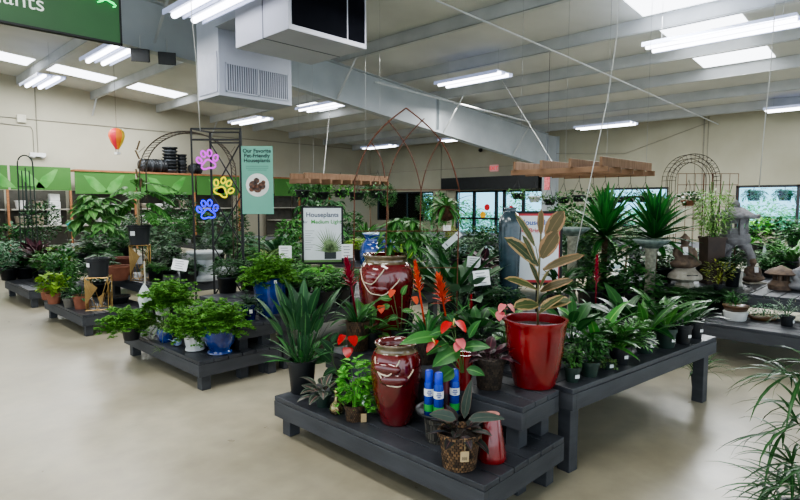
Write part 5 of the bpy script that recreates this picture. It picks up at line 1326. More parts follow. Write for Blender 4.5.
stack('small sideways bundle of black pots past the vertical stacks', 197, 165, 4, .2, True)
# ================================================================== CEILING THINGS
def fixture(label, px, py, z=None, hgt=4.45, L_=1.8, power=55):
    x, y, _ = at(px, py, hgt)
    e = thing('ceiling_light', label, 'ceiling light', (x, y, hgt), 0)
    m = MB(); m.box(-.3, .3, -L_/2, L_/2, .03, .05); m.box(-.31, -.29, -L_/2, L_/2, -.02, .05); m.box(.29, .31, -L_/2, L_/2, -.02, .05); m.box(-.012, .012, -L_/2, L_/2, -.015, .03)
    m.obj('reflector', mat('white_reflector', '#a9b0c4', '#b8bed0', rough=.4, emit='#aab4e8', es=.35), e)
    m = MB()
    for sx_ in (-.15, .15): m.tube([(sx_, -L_/2+.02, 0), (sx_, L_/2-.02, 0)], .045, 8)
    m.obj('fluorescent_tube', emis('tube_glow', '#f4f6ff', 6.5), e)
    m = MB(); r = roofh(x)
    for sy in (-L_*.4, L_*.4): MB().tube([(0, sy, .05), (0, sy, max(.1, r-hgt))], .003, 4).obj('hanger_rod', WIREM, e)
    return e
fixture('bright twin-tube fixture beside the black-fronted duct unit', 472, 80)
fixture('twin-tube fixture over the wide window bay, near the skylights', 718, 36, hgt=4.3, L_=2.2)
fixture('twin-tube fixture above the right hanging rack', 605, 126, hgt=4.0)
fixture('twin-tube fixture at the frame edge above the pagoda lantern', 806, 107, hgt=4.1)
fixture('twin-tube fixture behind the gothic trellis tip', 379, 147, hgt=4.05)
fixture('twin-tube fixture between the trellis tip and the entrance', 461, 139, hgt=4.0)
fixture('twin-tube fixture above the teal banner', 250, 121, hgt=4.3)
fixture('twin-tube fixture just past the grille of the hanging duct', 322, 107, hgt=4.35)
fixture('twin-tube fixture above the green header shelving by the conduit', 42, 82, hgt=4.7)
fixture('twin-tube fixture near the pair of black speakers', 110, 55, hgt=4.6)
fixture('closest twin-tube fixture, at the top next to the hanging duct', 213, 3, hgt=4.3)
# hanging duct and duct unit
DM = mat('duct_white_metal', '#a2a5b0', '#aeb1bc', rough=.55, scale=1.2)
e = thing('hanging_duct', 'pale metal drop duct with side grille hanging below the roof', 'duct', (4.46, 8.34, -.05))
MB().box(0, 1.38, 0, .72, 3.36, 5.35).obj('duct_body', DM, e, bevel=.008)
MB().box(.12, 1.29, -.012, .002, 3.44, 3.88).obj('grille_recess', mat('grille_dark', '#55565e'), e)
m = MB()
for i in range(28): m.box(.125+i*.0415, .14+i*.0415, -.02, -.011, 3.45, 3.87)
m.box(.11, 1.30, -.022, -.01, 3.43, 3.45); m.box(.11, 1.30, -.022, -.01, 3.87, 3.89); m.box(.11, .13, -.022, -.01, 3.43, 3.89); m.box(1.28, 1.30, -.022, -.01, 3.43, 3.89); m.box(.69, .72, -.022, -.01, 3.43, 3.89)
m.obj('grille', DM, e)
m = MB(); m.box(-.012, -.001, .04, .66, 3.42, 4.05); m.obj('access_panel', mat('duct_panel', '#989bab', '#a4a7b6', rough=.5), e)
e = thing('air_unit', 'boxy white air unit with black front panels nearest the roof', 'air conditioner', (4.31, 6.2, -.05))
MB().box(0, 1.36, 0, 1.34, 3.9, 5.3).obj('casing', mat('unit_white_metal', '#b0b0bc', '#bcbcc6', rough=.5, scale=1.2), e, bevel=.008)
m = MB(); m.box(.05, .98, -.01, .003, 3.97, 5.2); m.box(1.01, 1.32, -.01, .003, 3.97, 5.2); m.obj('black_panel', mat('black_filter_panel', '#06080f', '#0a0c14', rough=.9, spec=.1), e)
m = MB(); m.box(-.006, .001, .60, .615, 3.9, 5.3); m.box(0, 1.36, .6, .61, 3.893, 3.9); m.obj('seam', mat('seam_grey', '#55565f'), e)
m = MB(); m.box(.1, 1.2, 1.34, 2.14, 4.4, 5.2); m.obj('link_duct', DM, e)
# pair of black speakers on the rafter
for px, py, lb in ((147, 59, 'black box speaker on the rafter, the one closer to the green hanging sign'), (173, 62, 'black box speaker on the rafter, the one closer to the hanging duct')):
    a = math.atan((px-400)/FP); Yr = 10.42; X = Yr/math.tan(TH-a); D = dist(X, Yr)
    e = thing('speaker', lb, 'speaker', (X, Yr, ph(py, D)), FACE+.35)
    MB().box(-.15, .15, -.12, .1, -.12, .10).obj('cabinet', BLACKP, e, bevel=.01, rot=(.25, 0, 0)); m = MB(); m.tube([(0, .05, .08), (0, .05, .35)], .012, 6); m.obj('bracket', STEEL, e)
# green hanging sign at the top
X0 = 1.70; e = thing('hanging_sign', 'dark green hanging sign with white lettering and neon leaf outlines', 'sign', (X0, 4.76, -.04), 0)
MB().box(-3.0, 0, -.02, .02, 2.9, 3.7).obj('panel', mat('dark_green_sign', '#1f4a24', '#2b5c2c', rough=.5, scale=1), e)
m = MB(); m.box(-3.02, .012, -.025, .025, 2.885, 2.9); m.box(0, .014, -.025, .025, 2.885, 3.7); m.obj('edge', BLKM, e)
_r = ray(45, 12); _t = 4.74/_r[1]; SGX = _r[0]*_t-X0; SGZ = H+_r[2]*_t+.04
plaintext('plants', .155, mat('sign_white', '#c9d2c8', emit='#d8e0d4', es=.25), e, (SGX, -.024, SGZ), (PI/2, 0, 0), 'RIGHT')
m = MB()
_r = ray(106, 3); _t = 4.74/_r[1]; NX = _r[0]*_t-X0; NZ = H+_r[2]*_t
for cx, cz, s_ in ((NX, NZ+.03, .05), (NX-.11, NZ+.04, .05), (NX-.2, NZ+.05, .05)):
    for j in range(3):
        a0 = -.5+j*.7; m.tube([(cx+s_*math.cos(a0+t)*(1+.4*math.sin(t*3)), -.035, cz+s_*.55*math.sin(a0+t)) for t in [q*.3 for q in range(8)]], .005, 6)
m.obj('neon_leaf', emis('neon_green', '#19e070', 3), e)
m = MB()
for x in (-2.5, -.4): m.tube([(x, 0, 3.7), (x, 0, roofh(X0+x))], .006, 4)
m.obj('chain', BLKM, e)
# hot air balloon
D = 14.; X, Y, _ = col(120.5, D); zc = ph(140, D)
e = thing('toy_balloon', 'rainbow striped toy hot air balloon hanging before the beige wall', 'decoration', (X, Y, zc), 3.5)
cols = ['#c92a3c', '#d8772a', '#d6b83a', '#3f8a4a', '#2a5a9a', '#b8a8b8', '#8a2a6a', '#d6603a']
bl = MB(); prof = [(.04, -.26), (.06, -.22), (.14, -.08), (.19, .06), (.185, .14), (.14, .22), (.07, .26), (.001, .27)]
for i in range(8):
    m = MB(); V = []; 
    for r, z in prof:
        for a in (i*PI/4, i*PI/4+PI/8, (i+1)*PI/4): V.append((r*math.cos(a), r*math.sin(a), z))
    m.put(V, [(a*3+b, a*3+b+1, a*3+b+4, a*3+b+3) for a in range(7) for b in range(2)]); m.obj('gore', mat('gore_%s' % cols[i].strip('#'), cols[i], rough=.5), e, True)
MB().box(-.05, .05, -.05, .05, -.38, -.32).obj('basket', WHITEC, e)
m = MB(); 
for a in (0, PI/2, PI, 3*PI/2): m.tube([(.05*math.cos(a), .05*math.sin(a), -.24), (.04*math.cos(a), .04*math.sin(a), -.33)], .004, 4)
m.tube([(0, 0, .27), (0, 0, roofh(X)-zc)], .004, 4); m.obj('cord', BROWNM, e)
# cords hanging from the roof
def cord(label, pts, D, r=.009, noroof=False):
    Ds = D if isinstance(D, list) else [D]*len(pts)
    q = [Vector(col(px, d))+Vector((0, 0, ph(py, d))) for (px, py), d in zip(pts, Ds)]
    if not noroof: q[0].z = roofh(q[0].x)-.01
    o = MB(); o.tube(q, r*.6, 5); tag(o.obj('power_cable', mat('cord_white', '#a9a9a5', '#bdbdb8'), None, True), label, 'cord')
cord('white cord dropping in front of the hanging duct to the arbor', [(197, -10), (198, 20), (201, 60), (202, 100), (203, 132)], 6.6, .007)
cord('long white cord crossing from the roof down toward the red pot', [(613, -40), (611, 40), (604, 100), (590, 175), (576, 255)], 5.4, .008)
cord('white cord dropping before the wide window', [(764, -10), (762, 70), (759, 130), (757, 187)], 7.5, .009)
cord('white cord slanting to the right hanging rack', [(500, 84), (530, 130), (553, 166)], [13.5, 10.5, 8.3], .012, True)
cord('white cord over the left hanging rack, slightly bent', [(331, 114), (329, 130), (324, 176)], [13.5, 12, 10.0], .014, True)
# hanging timber racks
WR = mat('warm_timber', '#64482f', '#7d6048', rough=.7, stretch=(8, 1, 1), scale=4)
def rack(label, px, D, py, LX, LYv, nx, ny, hh=.09, twist=0.):
    X, Y, _ = col(px, D); z = ph(py, D); e = thing('hanging_rack', label, 'rack', (X, Y, z), twist)
    m = MB()
    for i in range(nx): y = -LYv/2+LYv*i/(nx-1); m.box(-LX/2+i*.0, LX/2, y-.02, y+.02, -hh/2, hh/2)
    m.obj('long_beam', WR, e, bevel=.003)
    m = MB()
    for i in range(ny): x = -LX/2+.05+(LX-.1)*i/(ny-1); m.box(x-.02, x+.02, -LYv/2-.08, LYv/2+.08, -hh/2-.075, -hh/2)
    m.obj('cross_beam', WR, e, bevel=.003)
    m = MB(); 
    for sx_ in (-1, 1):
        for sy in (-1, 1): MB().tube([(sx_*LX*.4, sy*LYv*.5, hh/2), (sx_*LX*.4, sy*LYv*.5, roofh(X)-z)], .0025, 4).obj('suspension_wire', WIREM, e)
    return X, Y, z
RB = rack('timber lattice rack hanging over the narrow window side', 582, 8.3, 167, 1.7, 1.3, 4, 5, .12, .0)
RA = rack('timber ladder rack hanging past the medium light sign', 342, 10.2, 178, 1.95, .4, 2, 9, .10, 0)
# hanging baskets
def basket(label, px, py, D, s, lm, grp=None, pm=BLACKP, top=None, fm=None):
    X, Y, _ = col(px, D); z = ph(py, D); e = thing('hanging_basket', label, 'plant', (X, Y, z), 0, grp)
    m = MB(); m.lathe(potprof(s*.45, s*.32, s*.45, .005, .03), 14, (0, 0, -s*.45)); m.obj('pot', pm, e, True)
    f = fm or f_bush(100, (s*.75, s*.75, s*.5), (0, 0, s*.05), (s*.24, s*.12), stems=4, hang=.4)
    fol(e, f, lm)
    m = MB(); zt = (top if top else ph(176, D))-z
    for a in (0, 2.1, 4.2): m.tube([(s*.45*math.cos(a), s*.45*math.sin(a), 0), (0, 0, s*1.0)], .003, 4)
    m.tube([(0, 0, s*1.0), (0, 0, max(zt, s*1.05))], .004, 4); m.obj('hanger', BLKM, e); return e
random.seed(111)
hb = [(517, 193, 8., .2, 'mid', 'spiky green fern basket at the outer end of the right rack'), (534, 196, 8., .2, 'varieg', 'variegated basket in pale pot, second along the right rack'), (549, 199, 8.3, .2, 'dark', 'dark leafy basket hanging third along the right rack'),
      (563, 197, 8.8, .22, 'mid', 'trailing basket just right of the vertical red banner'), (578, 195, 8.2, .22, 'dark', 'dense dark basket mid right rack, above the birdbath'), (592, 197, 8.6, .22, 'varieg', 'cream-flecked basket mid right rack'),
      (604, 194, 8.2, .2, 'mid', 'basket hanging directly above the big yucca head'), (617, 197, 8.4, .2, 'dark', 'dark basket at the narrow window edge'), (629, 196, 8.2, .2, 'greygreen', 'grey-green basket before the narrow window'), (644, 196, 8., .2, 'dark', 'last basket on the right rack, before the window')]
for px, py, D, s, lm, lb in hb: basket(lb, px, py, D, s, L[lm], pm=WHITEC if px == 534 else BLACKP)
for px, py, D, s, lm, lb in [(303, 190, 10.2, .3, 'dark', 'dark basket at the outer end of the left rack'), (322, 192, 10.4, .32, 'jungle', 'leafy basket above the medium light sign'), (341, 190, 10.3, .3, 'bright', 'light green basket in the middle of the left rack'),
                          (357, 192, 10.0, .32, 'jungle', 'trailing basket framed by the trellis posts'), (378, 190, 10.1, .34, 'dark', 'dark hanging basket at the inner end of the left rack')]:
    basket(lb, px, py, D, s, L[lm])
# small red vertical banner and aisle sign
X, Y, _ = col(546, 12); e = thing('wall_banner', 'narrow vertical red and white banner beside the entrance header', 'banner', (X, Y, ph(190, 12)), FACE); MB().box(-.06, .06, -.005, .005, 0, .33).obj('cloth', mat('red_white_banner', '#8c2630', '#b86a6a', scale=30), e)
m = MB(); m.tube([(0, 0, .33), (0, 0, roofh(X)-ph(190, 12))], .004, 4); m.obj('cord', BLKM, e)
# ================================================================== BACKGROUND PLANTS
random.seed(201)
UM = {}
def unit(kind, var, mk):
    key = (kind, var, mk)
    if key in UM: return UM[key]
    random.seed(hash(kind) % 1 + var*17+len(kind))
    if kind == 'bush': f = f_bush(420, (.5, .5, .48), (0, 0, .5), (.17, .085), stems=8)
    elif kind == 'fine': f = f_bush(800, (.5, .5, .48), (0, 0, .5), (.11, .05), stems=8)
    elif kind == 'big': f = f_bush(130, (.45, .45, .45), (0, 0, .5), (.26, .13), stems=8)
    elif kind == 'fern': f = f_fern(44, .78, .17, (.1, 1.45), 1.7, 10)
    elif kind == 'palm': f = f_palm(16, 1.05, .34, (.6, 1.45), 1.2, 11, .035)
    elif kind == 'paddle': f = f_paddle(32, .45, .5, .24, (.5, 1.45), .8, 'ovate')
    elif kind == 'lance': f = f_paddle(40, .2, .8, .15, (.5, 1.45), .9, 'lance')
    elif kind == 'strap': f = f_strap(60, 1.0, .05, (.3, 1.45), 1.5)
    elif kind == 'umbrella': f = f_umbrella(26, .45, .36, .13, 7, (.1, 1.4), .1, .5)
    elif kind == 'spike': f = f_rosettes([(0, 0, .5), (.15, .1, .3)], .45, .05, 40, (-.4, 1.5), .3)
    me = f.mesh('foliage_'+kind); me.materials.append(L[mk]); UM[key] = me; return me
POTS = {}
def unitpot(mk, m_):
    if mk in POTS: return POTS[mk]
    mb = MB(); mb.lathe([(.37, 0), (.4, .02), (.47, .85), (.5, .86), (.51, 1), (.46, 1), (.42, .85), (.001, .86)], 16); me = mb.mesh('nursery_pot'); me.materials.append(m_); POTS[mk] = me; return me
cnt = 0
def bg(name, label, px, ytop, wpx, D, kind, mk, pm='b', ph_=.2, stand=0.):
    global cnt; cnt += 1
    best = None
    for q in range(0, 16):
        for s_ in (1, -1):
            d = D+s_*q*.1; X, Y, _ = col(px, d); b = supp(X, Y)
            if b > 0: best = (X, Y, b, d); break
        if best: break
    if not best: X, Y, _ = col(px, D); best = (X, Y, 0., D)
    X, Y, b, d = best; k = d/FP; w_ = wpx*k; top = ph(ytop, d); h = max(.2, top-b-ph_)
    e = thing(name, label, 'plant', (X, Y, b), R(0, 6.28))
    pd = min(w_*.6, .3); o = link('pot', unitpot(pm, {'b': BLACKP, 't': TERRA, 'g': GREENP, 'w': WHITEC}[pm]), e); o.scale = (pd, pd, ph_)
    if h > w_*1.7 and kind in ('bush', 'fine', 'big', 'umbrella', 'fern', 'palm'):     # a small tree: trunk and crown
        th = h-w_*1.35; m = MB(); m.tube([(0, 0, ph_*.8), (.02, 0, ph_+th*.5), (0, 0, ph_+th+.1)], [.02, .016, .014], 7); m.obj('trunk', BARK, e, True)
        o = link('foliage', unit(kind, cnt % 2, mk), e, (0, 0, ph_+th)); o.scale = (w_, w_, w_*1.35)
    else:
        o = link('foliage', unit(kind, cnt % 2, mk), e, (0, 0, ph_*.85)); o.scale = (w_, w_, h)
    return e
BG = [
# --- left, before the shelving
('shrub', 'rounded dark shrub inside the obelisk trellis', 42, 198, 34, 12.4, 'fine', 'dark'),
('begonia', 'reddish-leaved begonia below the obelisk trellis', 34, 224, 30, 12.0, 'paddle', 'purple'),
('variegated_plant', 'pale-veined leafy plant left of the birdhouse', 8, 238, 34, 12.8, 'bush', 'silver'),
('foliage_plant', 'dark leafy plant behind the birdhouse roof', 36, 238, 32, 11.8, 'lance', 'dark'),
('foliage_plant', 'low bushy plant at the frame edge on the fourth bench', 2, 252, 26, 12.6, 'bush', 'mid'),
('ficus', 'bushy green plant right of the birdhouse', 48, 244, 28, 11.3, 'bush', 'mid'),
('lime_plant', 'yellow-green arching plant above the round coleus', 62, 234, 34, 10.2, 'lance', 'lime'),
('foliage_plant', 'dark plant between the lime arching plant and the terracotta bowls', 84, 248, 36, 9.4, 'bush', 'dark'),
('palm', 'dark fan of leaves behind the umbrella plant', 104, 222, 40, 9.8, 'bush', 'jungle'),
('tall_plant', 'tall bushy plant behind the monstera pot', 122, 210, 36, 10.6, 'fine', 'dark'),
('ficus', 'dense dark ficus just left of the arbor posts', 172, 212, 40, 10.8, 'fine', 'jungle'),
('foliage_plant', 'spreading plant under the rounded arch', 160, 226, 34, 9.4, 'bush', 'greygreen'),
('foliage_plant', 'fine-leaved plant seen through the arbor lattice, lower', 215, 232, 40, 9.9, 'fine', 'dark'),
('foliage_plant', 'pale striped plant seen through the arbor lattice, higher', 222, 212, 30, 12.5, 'bush', 'greygreen'),
('dracaena', 'feathery plant rising left of the rounded arch foot', 150, 234, 26, 8.6, 'palm', 'dark'),
('foliage_plant', 'tall dark shrub in front of the green header behind the arch', 180, 190, 34, 13.5, 'fine', 'dark'),
('foliage_plant', 'dark bush between arbor and teal banner stand', 238, 228, 36, 9.2, 'bush', 'dark'),
('aglaonema', 'broad-leaved plant directly under the teal banner', 256, 224, 34, 10.3, 'lance', 'varieg'),
('aglaonema', 'striped silver plant left of the medium light sign', 276, 218, 44, 9.0, 'lance', 'silver'),
('aglaonema', 'second striped silver plant lower left of the medium light sign', 264, 236, 40, 8.0, 'lance', 'varieg'),
('foliage_plant', 'bushy plant touching the left post of the medium light sign', 292, 214, 32, 10.2, 'bush', 'mid'),
('foliage_plant', 'dark shrub behind the white card by the tall cobalt planter', 250, 254, 44, 7.2, 'fine', 'dark'),
('pothos', 'low leafy pothos right of the tall cobalt planter', 296, 272, 34, 6.5, 'bush', 'mid'),
('pothos', 'low leafy pothos below the medium light sign', 322, 274, 38, 6.2, 'bush', 'bright'),
('pothos', 'low leafy pothos nearest the gothic trellis foot', 345, 278, 34, 6.0, 'bush', 'mid'),
('peperomia', 'short dark-leaved pot just under the white card', 300, 284, 34, 5.8, 'bush', 'jungle'),
('peperomia', 'short bushy pot at the bench edge under the medium light sign', 324, 288, 34, 5.6, 'bush', 'mid'),
('peperomia', 'short bushy pot left of the crimson bromeliad', 342, 290, 28, 5.55, 'bush', 'dark'),
('peperomia', 'low leafy pot in front of the tall cobalt planter corner', 284, 292, 30, 5.9, 'fine', 'mid'),
('foliage_plant', 'pale-flecked leafy pot at the left end of the fourth bench', 6, 242, 26, 9.6, 'bush', 'silver'),
('foliage_plant', 'dark leafy pot just behind the white birdhouse', 22, 240, 28, 9.9, 'lance', 'dark'),
('begonia', 'pink-tinged leafy pot at the rear of the fourth bench', 38, 228, 26, 10.0, 'paddle', 'purple'),
('foliage_plant', 'bushy pot at the aisle end of the fourth bench', 44, 250, 24, 9.3, 'bush', 'mid'),
('foliage_plant', 'dark bushy pot behind the lime coleus', 62, 246, 30, 8.0, 'bush', 'jungle'),
('foliage_plant', 'dark leafy pot behind the umbrella plant stand', 98, 250, 34, 7.9, 'bush', 'dark'),
# --- centre
('schefflera', 'leafy plant behind the medium light sign top edge', 330, 196, 34, 11.6, 'umbrella', 'jungle'),
('ficus_tree', 'slim ficus tree left of the corner window', 370, 184, 18, 14.0, 'fine', 'dark'),
('ficus_tree', 'dark ficus tree in front of the corner window', 388, 184, 18, 13.2, 'fine', 'jungle'),
('ficus_tree', 'tall leafy tree at the edge of the corner window', 424, 192, 16, 13.0, 'bush', 'dark'),
('ficus_tree', 'leafy tree between corner window and entrance', 437, 192, 28, 12.8, 'bush', 'jungle'),
('foliage_plant', 'lime-green low plants below the corner window', 362, 236, 34, 9.6, 'fine', 'lime'),
('foliage_plant', 'grassy dark plant beside the blue jar', 352, 232, 26, 10.8, 'lance', 'dark'),
('foliage_plant', 'bushy dark plant right behind the blue jar', 395, 226, 34, 8.2, 'bush', 'dark'),
('foliage_plant', 'shrub under the staghorn ball', 432, 226, 36, 7.6, 'bush', 'jungle'),
('foliage_plant', 'low shrub below the automatic doors', 466, 234, 34, 8.4, 'bush', 'greygreen'),
('yellow_lily', 'yellow flowering pot near the entrance', 452, 224, 12, 12.2, 'bush', 'croton'),
('foliage_plant', 'dark shrub between entrance glass and teal vase', 494, 222, 34, 8.6, 'bush', 'dark'),
('foliage_plant', 'pointed-leaf plant below the staghorn fern', 424, 250, 40, 5.8, 'lance', 'greygreen'),
('foliage_plant', 'dark plant in the shade of the white price card', 470, 268, 44, 5.2, 'paddle', 'dark'),
('foliage_plant', 'white-flecked plant right of the price card', 498, 264, 40, 5.15, 'bush', 'silver'),
('foliage_plant', 'dark leaves at the foot of the teal vase', 506, 286, 40, 4.6, 'bush', 'dark'),
# --- right of the bright light sign
('ficus_tree', 'tall bushy ficus right of the bright light sign', 573, 196, 44, 9.0, 'fine', 'jungle'),
('foliage_plant', 'variegated shrub below the right rack', 585, 208, 44, 8.0, 'bush', 'varieg'),
('foliage_plant', 'leafy shrub directly right of the bright light sign frame', 570, 226, 40, 6.9, 'bush', 'greygreen'),
('ficus_tree', 'dense shrub between the two yucca heads', 628, 206, 30, 9.6, 'fine', 'jungle'),
('foliage_plant', 'dark shrub below the first yucca head', 615, 246, 50, 6.6, 'bush', 'dark'),
('foliage_plant', 'shrub between birdbath column and squat lantern', 668, 240, 34, 7.2, 'bush', 'dark'),
('foliage_plant', 'dark plants behind the long bench end', 640, 262, 44, 6.2, 'bush', 'jungle'),
('foliage_plant', 'arching grey-green plant below the brown seated statue', 694, 276, 44, 6.3, 'fern', 'greygreen'),
('fern', 'dark fern at the foot of the squat pale lantern', 676, 278, 48, 6.1, 'fern', 'darkfern'),
('camellia', 'dark glossy shrub before the wide window', 776, 212, 44, 9.8, 'bush', 'dark'),
('camellia', 'second dark glossy shrub at the frame edge before the wide window', 800, 222, 36, 9.2, 'bush', 'dark'),
('philodendron', 'round-leaved plant just right of the pagoda lantern', 756, 214, 26, 9.0, 'big', 'bright'),
('palm', 'feathery palm behind the mushroom-cap lantern', 790, 228, 50, 8.0, 'palm', 'mid'),
('fern', 'soft green fern between small statue and mushroom-cap lantern', 772, 246, 36, 7.8, 'fern', 'darkfern'),
('foliage_plant', 'dark plant behind the brown planter', 728, 240, 36, 7.9, 'bush', 'dark'),
('foliage_plant', 'low dark plant left of the white round pot', 716, 284, 48, 6.15, 'fern', 'dark'),
]
for n, lb, px, yt, w_, D, kd, mk in BG: bg(n, lb, px, yt, w_, D, kd, mk)
# more plants filling the benches, each one placed where the photo shows leafy mass
random.seed(301)
adj = {'bush': 'bushy', 'fine': 'small-leaved', 'lance': 'long-leaved', 'palm': 'feathery', 'fern': 'ferny', 'umbrella': 'whorl-leaved', 'paddle': 'broad-leaved', 'strap': 'grassy', 'spike': 'spiky'}
colr = {'dark': 'dark green', 'jungle': 'deep green', 'mid': 'mid green', 'greygreen': 'grey-green', 'silver': 'silver-edged', 'varieg': 'cream-edged', 'bright': 'bright green', 'lime': 'lime', 'darkfern': 'dark'}
FILL = [  # px, ytop, w, D, kind, material, where
(12, 222, 30, 15.5, 'bush', 'dark', 'before the lower shelves at the frame edge'), (70, 240, 26, 12.5, 'bush', 'jungle', 'left of the umbrella plant leaves'), (62, 226, 24, 14.2, 'fern', 'mid', 'below the white pots beside the orange upright'),
(95, 232, 30, 12.0, 'palm', 'dark', 'behind the umbrella plant pot'), (118, 236, 30, 11.5, 'bush', 'mid', 'left of the gold stand top'), (135, 212, 28, 13.0, 'fine', 'dark', 'behind the moss pole of the monstera'),
(196, 206, 30, 13.4, 'bush', 'jungle', 'behind the blue neon paw'), (205, 240, 34, 8.3, 'fern', 'darkfern', 'at the foot of the arbor'), (168, 244, 30, 8.4, 'bush', 'dark', 'above the bright ferns of the cobalt bench'),
(188, 250, 34, 7.6, 'fern', 'greygreen', 'between tilted card and arbor'), (236, 206, 24, 13.0, 'bush', 'dark', 'just behind the teal banner edge'), (246, 244, 30, 8.0, 'bush', 'jungle', 'low behind the cobalt planter fern'),
(226, 256, 34, 7.0, 'fine', 'dark', 'left of the cobalt planter fern'), (298, 238, 30, 8.0, 'bush', 'mid', 'at the lower corner of the medium light sign'), (310, 196, 30, 12.6, 'umbrella', 'jungle', 'under the outer end of the left rack'),
(350, 208, 26, 12.5, 'bush', 'jungle', 'right of the medium light sign top'), (366, 210, 22, 12.0, 'lance', 'mid', 'below the trellis crossbar'), (408, 214, 26, 11.2, 'bush', 'jungle', 'behind the lime-striped dracaena'),
(450, 236, 34, 7.2, 'bush', 'dark', 'behind the tilted white label'), (478, 222, 26, 10.6, 'bush', 'dark', 'in front of the automatic doors'), (484, 240, 30, 7.0, 'lance', 'greygreen', 'behind the square textured planter'),
(530, 226, 30, 8.5, 'bush', 'jungle', 'behind the bright light sign'), (556, 204, 28, 11.5, 'bush', 'dark', 'behind the bright light sign corner'), (598, 222, 34, 8.6, 'bush', 'mid', 'behind the first yucca head'),
(592, 262, 44, 5.9, 'bush', 'jungle', 'behind the wavy bright fern'), (640, 224, 30, 8.8, 'bush', 'greygreen', 'between the yucca heads, lower'), (664, 262, 34, 6.8, 'bush', 'mid', 'right of the birdbath column'),
(706, 258, 30, 7.6, 'bush', 'jungle', 'behind the grid trellis foot'), (560, 240, 34, 6.2, 'lance', 'dark', 'behind the rubber tree crown'), (742, 224, 26, 9.4, 'bush', 'dark', 'behind the pagoda lantern chamber'),
(786, 250, 30, 7.6, 'bush', 'mid', 'above the mushroom-cap lantern'), (796, 206, 26, 12.0, 'fern', 'mid', 'hanging edge before the wide window mullion'), (735, 284, 24, 6.5, 'bush', 'dark', 'at the foot of the white stone post'),
(680, 252, 26, 7.6, 'bush', 'greygreen', 'behind the brown seated statue'), (388, 236, 26, 9.4, 'bush', 'mid', 'above the blue jar rim'), (20, 262, 26, 12.4, 'bush', 'varieg', 'beside the red patterned crate'),
(106, 262, 30, 9.0, 'fern', 'darkfern', 'behind the empty terracotta bowl'), (154, 262, 26, 7.6, 'fern', 'mid', 'right of the taller gold stand'), (512, 262, 30, 5.6, 'bush', 'greygreen', 'behind the teal vase foot'),
]
for px, yt, w_, D, kd, mk, wh in FILL: bg('foliage_plant', '%s %s plant %s' % (adj[kd], colr[mk], wh), px, yt, w_, D, kd, mk)
# obelisk trellis
D = 12.2; X, Y, _ = col(28.5, D); b = supp(X, Y); k = D/FP
e = thing('obelisk_trellis', 'dark metal garden trellis with round top and spear finials', 'trellis', (X, Y, b), FACE)
m = MB(); w_ = 7.5*k; zt = ph(156, D)-b; zc = zt-w_*1.1
m.tube([(-w_*1.2, 0, 0), (-w_, 0, zc)]+[(-w_*math.cos(PI*t/12), 0, zc+w_*1.1*math.sin(PI*t/12)) for t in range(1, 12)]+[(w_, 0, zc), (w_*1.2, 0, 0)], .014, 6)
for x, z in ((-.5, 171), (0, 168), (.5, 171), (-.1, 182)): m.tube([(x*w_, 0, .0), (x*w_, 0, ph(z, D)-b)], .012, 5)
m.tube([(-w_, 0, zc-.5), (w_, 0, zc-.5)], .01, 5); m.obj('frame', mat('dark_green_metal', '#1b2620', '#25332a', rough=.5), e)
# turquoise ornament, pedestal, wooden boxes
D = 10.3; X, Y, _ = col(73, D); b = supp(X, Y); k = D/FP
e = thing('bird_ornament', 'turquoise and dark bird ornament on a rod above the lime arching plant', 'ornament', (X, Y, b), FACE); z = ph(228, D)-b
m = MB(); m.ell((0, 0, z), (.10, .06, .07)); m.ell((-.08, 0, z+.08), (.045, .04, .045)); m.leaf((.05, 0, z), 0, .2, .2, .08, .3, 4); m.leaf((-.11, 0, z+.08), PI, 0, .05, .02, 0, 2); m.att = False
m.obj('body', mat('turquoise_enamel', '#1d8f98', '#5fb8b8', rough=.3), e, True); m = MB(); m.tube([(0, 0, 0), (0, 0, z)], .006, 5); m.obj('rod', BLKM, e)
def pedestal(label, px, py, D, r):
    X, Y, _ = col(px, D); b = supp(X, Y); z = ph(py, D)-b; e = thing('pedestal_planter', label, 'planter', (X, Y, b))
    MB().lathe([(r*.7, 0), (r*.75, .04), (r*.5, .08), (r*.45, z-.12), (r*.8, z-.06), (r, z-.02), (r, z), (r*.9, z), (.001, z-.01)], 24).obj('body', mat('grey_white_ceramic', '#8f9496', '#a9adae', rough=.5), e, True, sharp=40)
pedestal('pale pedestal table seen through the arbor above the bright ferns', 204, 251, 7.7, .24)
pedestal('smaller pale pedestal at the left edge of the cobalt planter fern', 226, 268, 7.4, .14)
# ================================================================== FOREGROUND PLANT at the right edge
random.seed(401)
X, Y, _ = col(838, 2.15); e = thing('lady_palm', 'big fine-leaved palm cut off by the frame edge, standing on the floor in front', 'plant', (X, Y, 0))
pot(e, .17, .13, .32, BLACKP, lip=.008); m = MB(); NF = leafmat('near_palm_leaf', '#16361c', '#2f5c2c', mid='#41703a', rough=.3)
m = MB()
for i in range(30):
    az = i*2.39996; h = .2+.72*random.random()**.8; l = R(.12, .22)
    C, Dd = m.leaf((0, 0, h-.1), az, R(.4, 1.1), l, .008, .3, 3, 'strap', .4)
    n = 11
    for j in range(n):
        m.leaf(C[-1], az+(j-(n-1)/2)*.36+R(-.1, .1), R(-.35, .65), R(.17, .29), .015, R(.6, 1.5), 5, 'lance', .3)
fol(e, m, NF); m = MB()
for i in range(9): m.tube([(R(-.06, .06), R(-.06, .06), .28), (R(-.08, .08), R(-.08, .08), R(.6, .92))], .006, 5)
m.obj('cane', GSTEM, e)
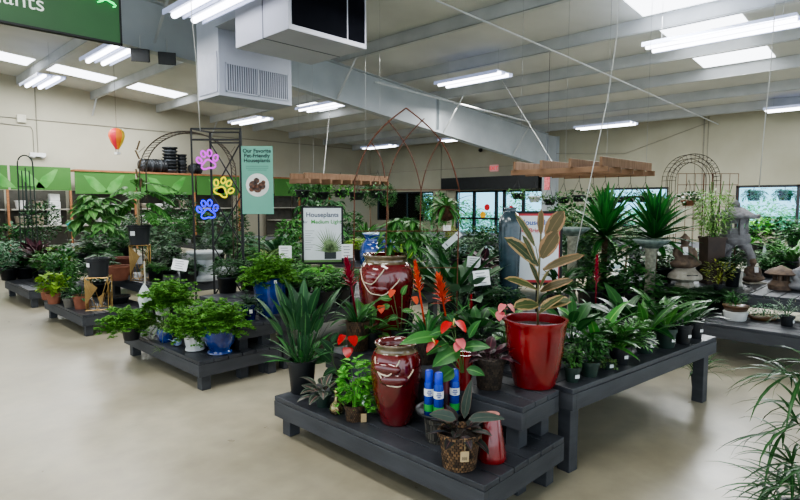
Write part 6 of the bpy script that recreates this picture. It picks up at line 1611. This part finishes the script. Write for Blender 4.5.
# ================================================================== LIGHT
w = bpy.data.worlds.new('World'); sc.world = w; w.use_nodes = True
N = w.node_tree.nodes; K = w.node_tree.links; bgn = N['Background']
bgn.inputs[0].default_value = (.78, .90, 1.0, 1); bgn.inputs[1].default_value = 2.0
def area(name, loc, sx_, sy_, power, c=(1, 1, 1), rot=(0, 0, 0)):
    l = bpy.data.lights.new(name, 'AREA'); l.shape = 'RECTANGLE'; l.size = sx_; l.size_y = sy_; l.energy = power; l.color = c
    o = bpy.data.objects.new(name, l); COL.objects.link(o); o.location = loc; o.rotation_euler = rot; return o
CW = (.95, .98, 1.)
for i in range(4, 7): x = (PX[i]+PX[i+1])/2; area('skylight_lamp', (x, 3.45, roofh(x)-.30), 1.4, 1.3, 220, CW)
for i in range(1, 4): x = (PX[i]+PX[i+1])/2; area('skylight_lamp', (x, 18.7, roofh(x)-.30), 1.4, 1.2, 130, CW)
for x, y in ((1, 1.5), (1, 6.5), (5.5, 4.5), (-1.5, 4), (3.4, 10), (7.5, 7.5), (9, 12.5), (12.5, 9), (13, 14.5), (15.5, 5), (4, 14.5), (10, 2.2)):
    area('tube_lamp', (x, y, 4.3), .6, 2.3, 85, (1, .99, .96))
s = bpy.data.lights.new('sun', 'SUN'); s.energy = 5.5; s.angle = .03; s.color = (1, .98, .94)
so = bpy.data.objects.new('sun', s); COL.objects.link(so); so.rotation_euler = (0, math.radians(-40), math.radians(15))
# ================================================================== CAMERA
cam = bpy.data.cameras.new('camera'); co = bpy.data.objects.new('camera', cam); COL.objects.link(co)
cam.sensor_width = 36; cam.lens = 36*FP/800; cam.clip_start = .05; cam.clip_end = 200
co.location = (0, 0, H); co.rotation_euler = (PI/2-PT, 0, TH-PI/2)
sc.camera = co
sc.view_settings.view_transform = 'AgX'
try: sc.view_settings.look = 'AgX - Medium High Contrast'
except Exception: pass
sc.view_settings.exposure = .3
sc.cycles.max_bounces = 6; sc.cycles.diffuse_bounces = 3; sc.cycles.glossy_bounces = 2; sc.cycles.transparent_max_bounces = 6; sc.cycles.use_denoising = True
sc.cycles.sample_clamp_indirect = 6
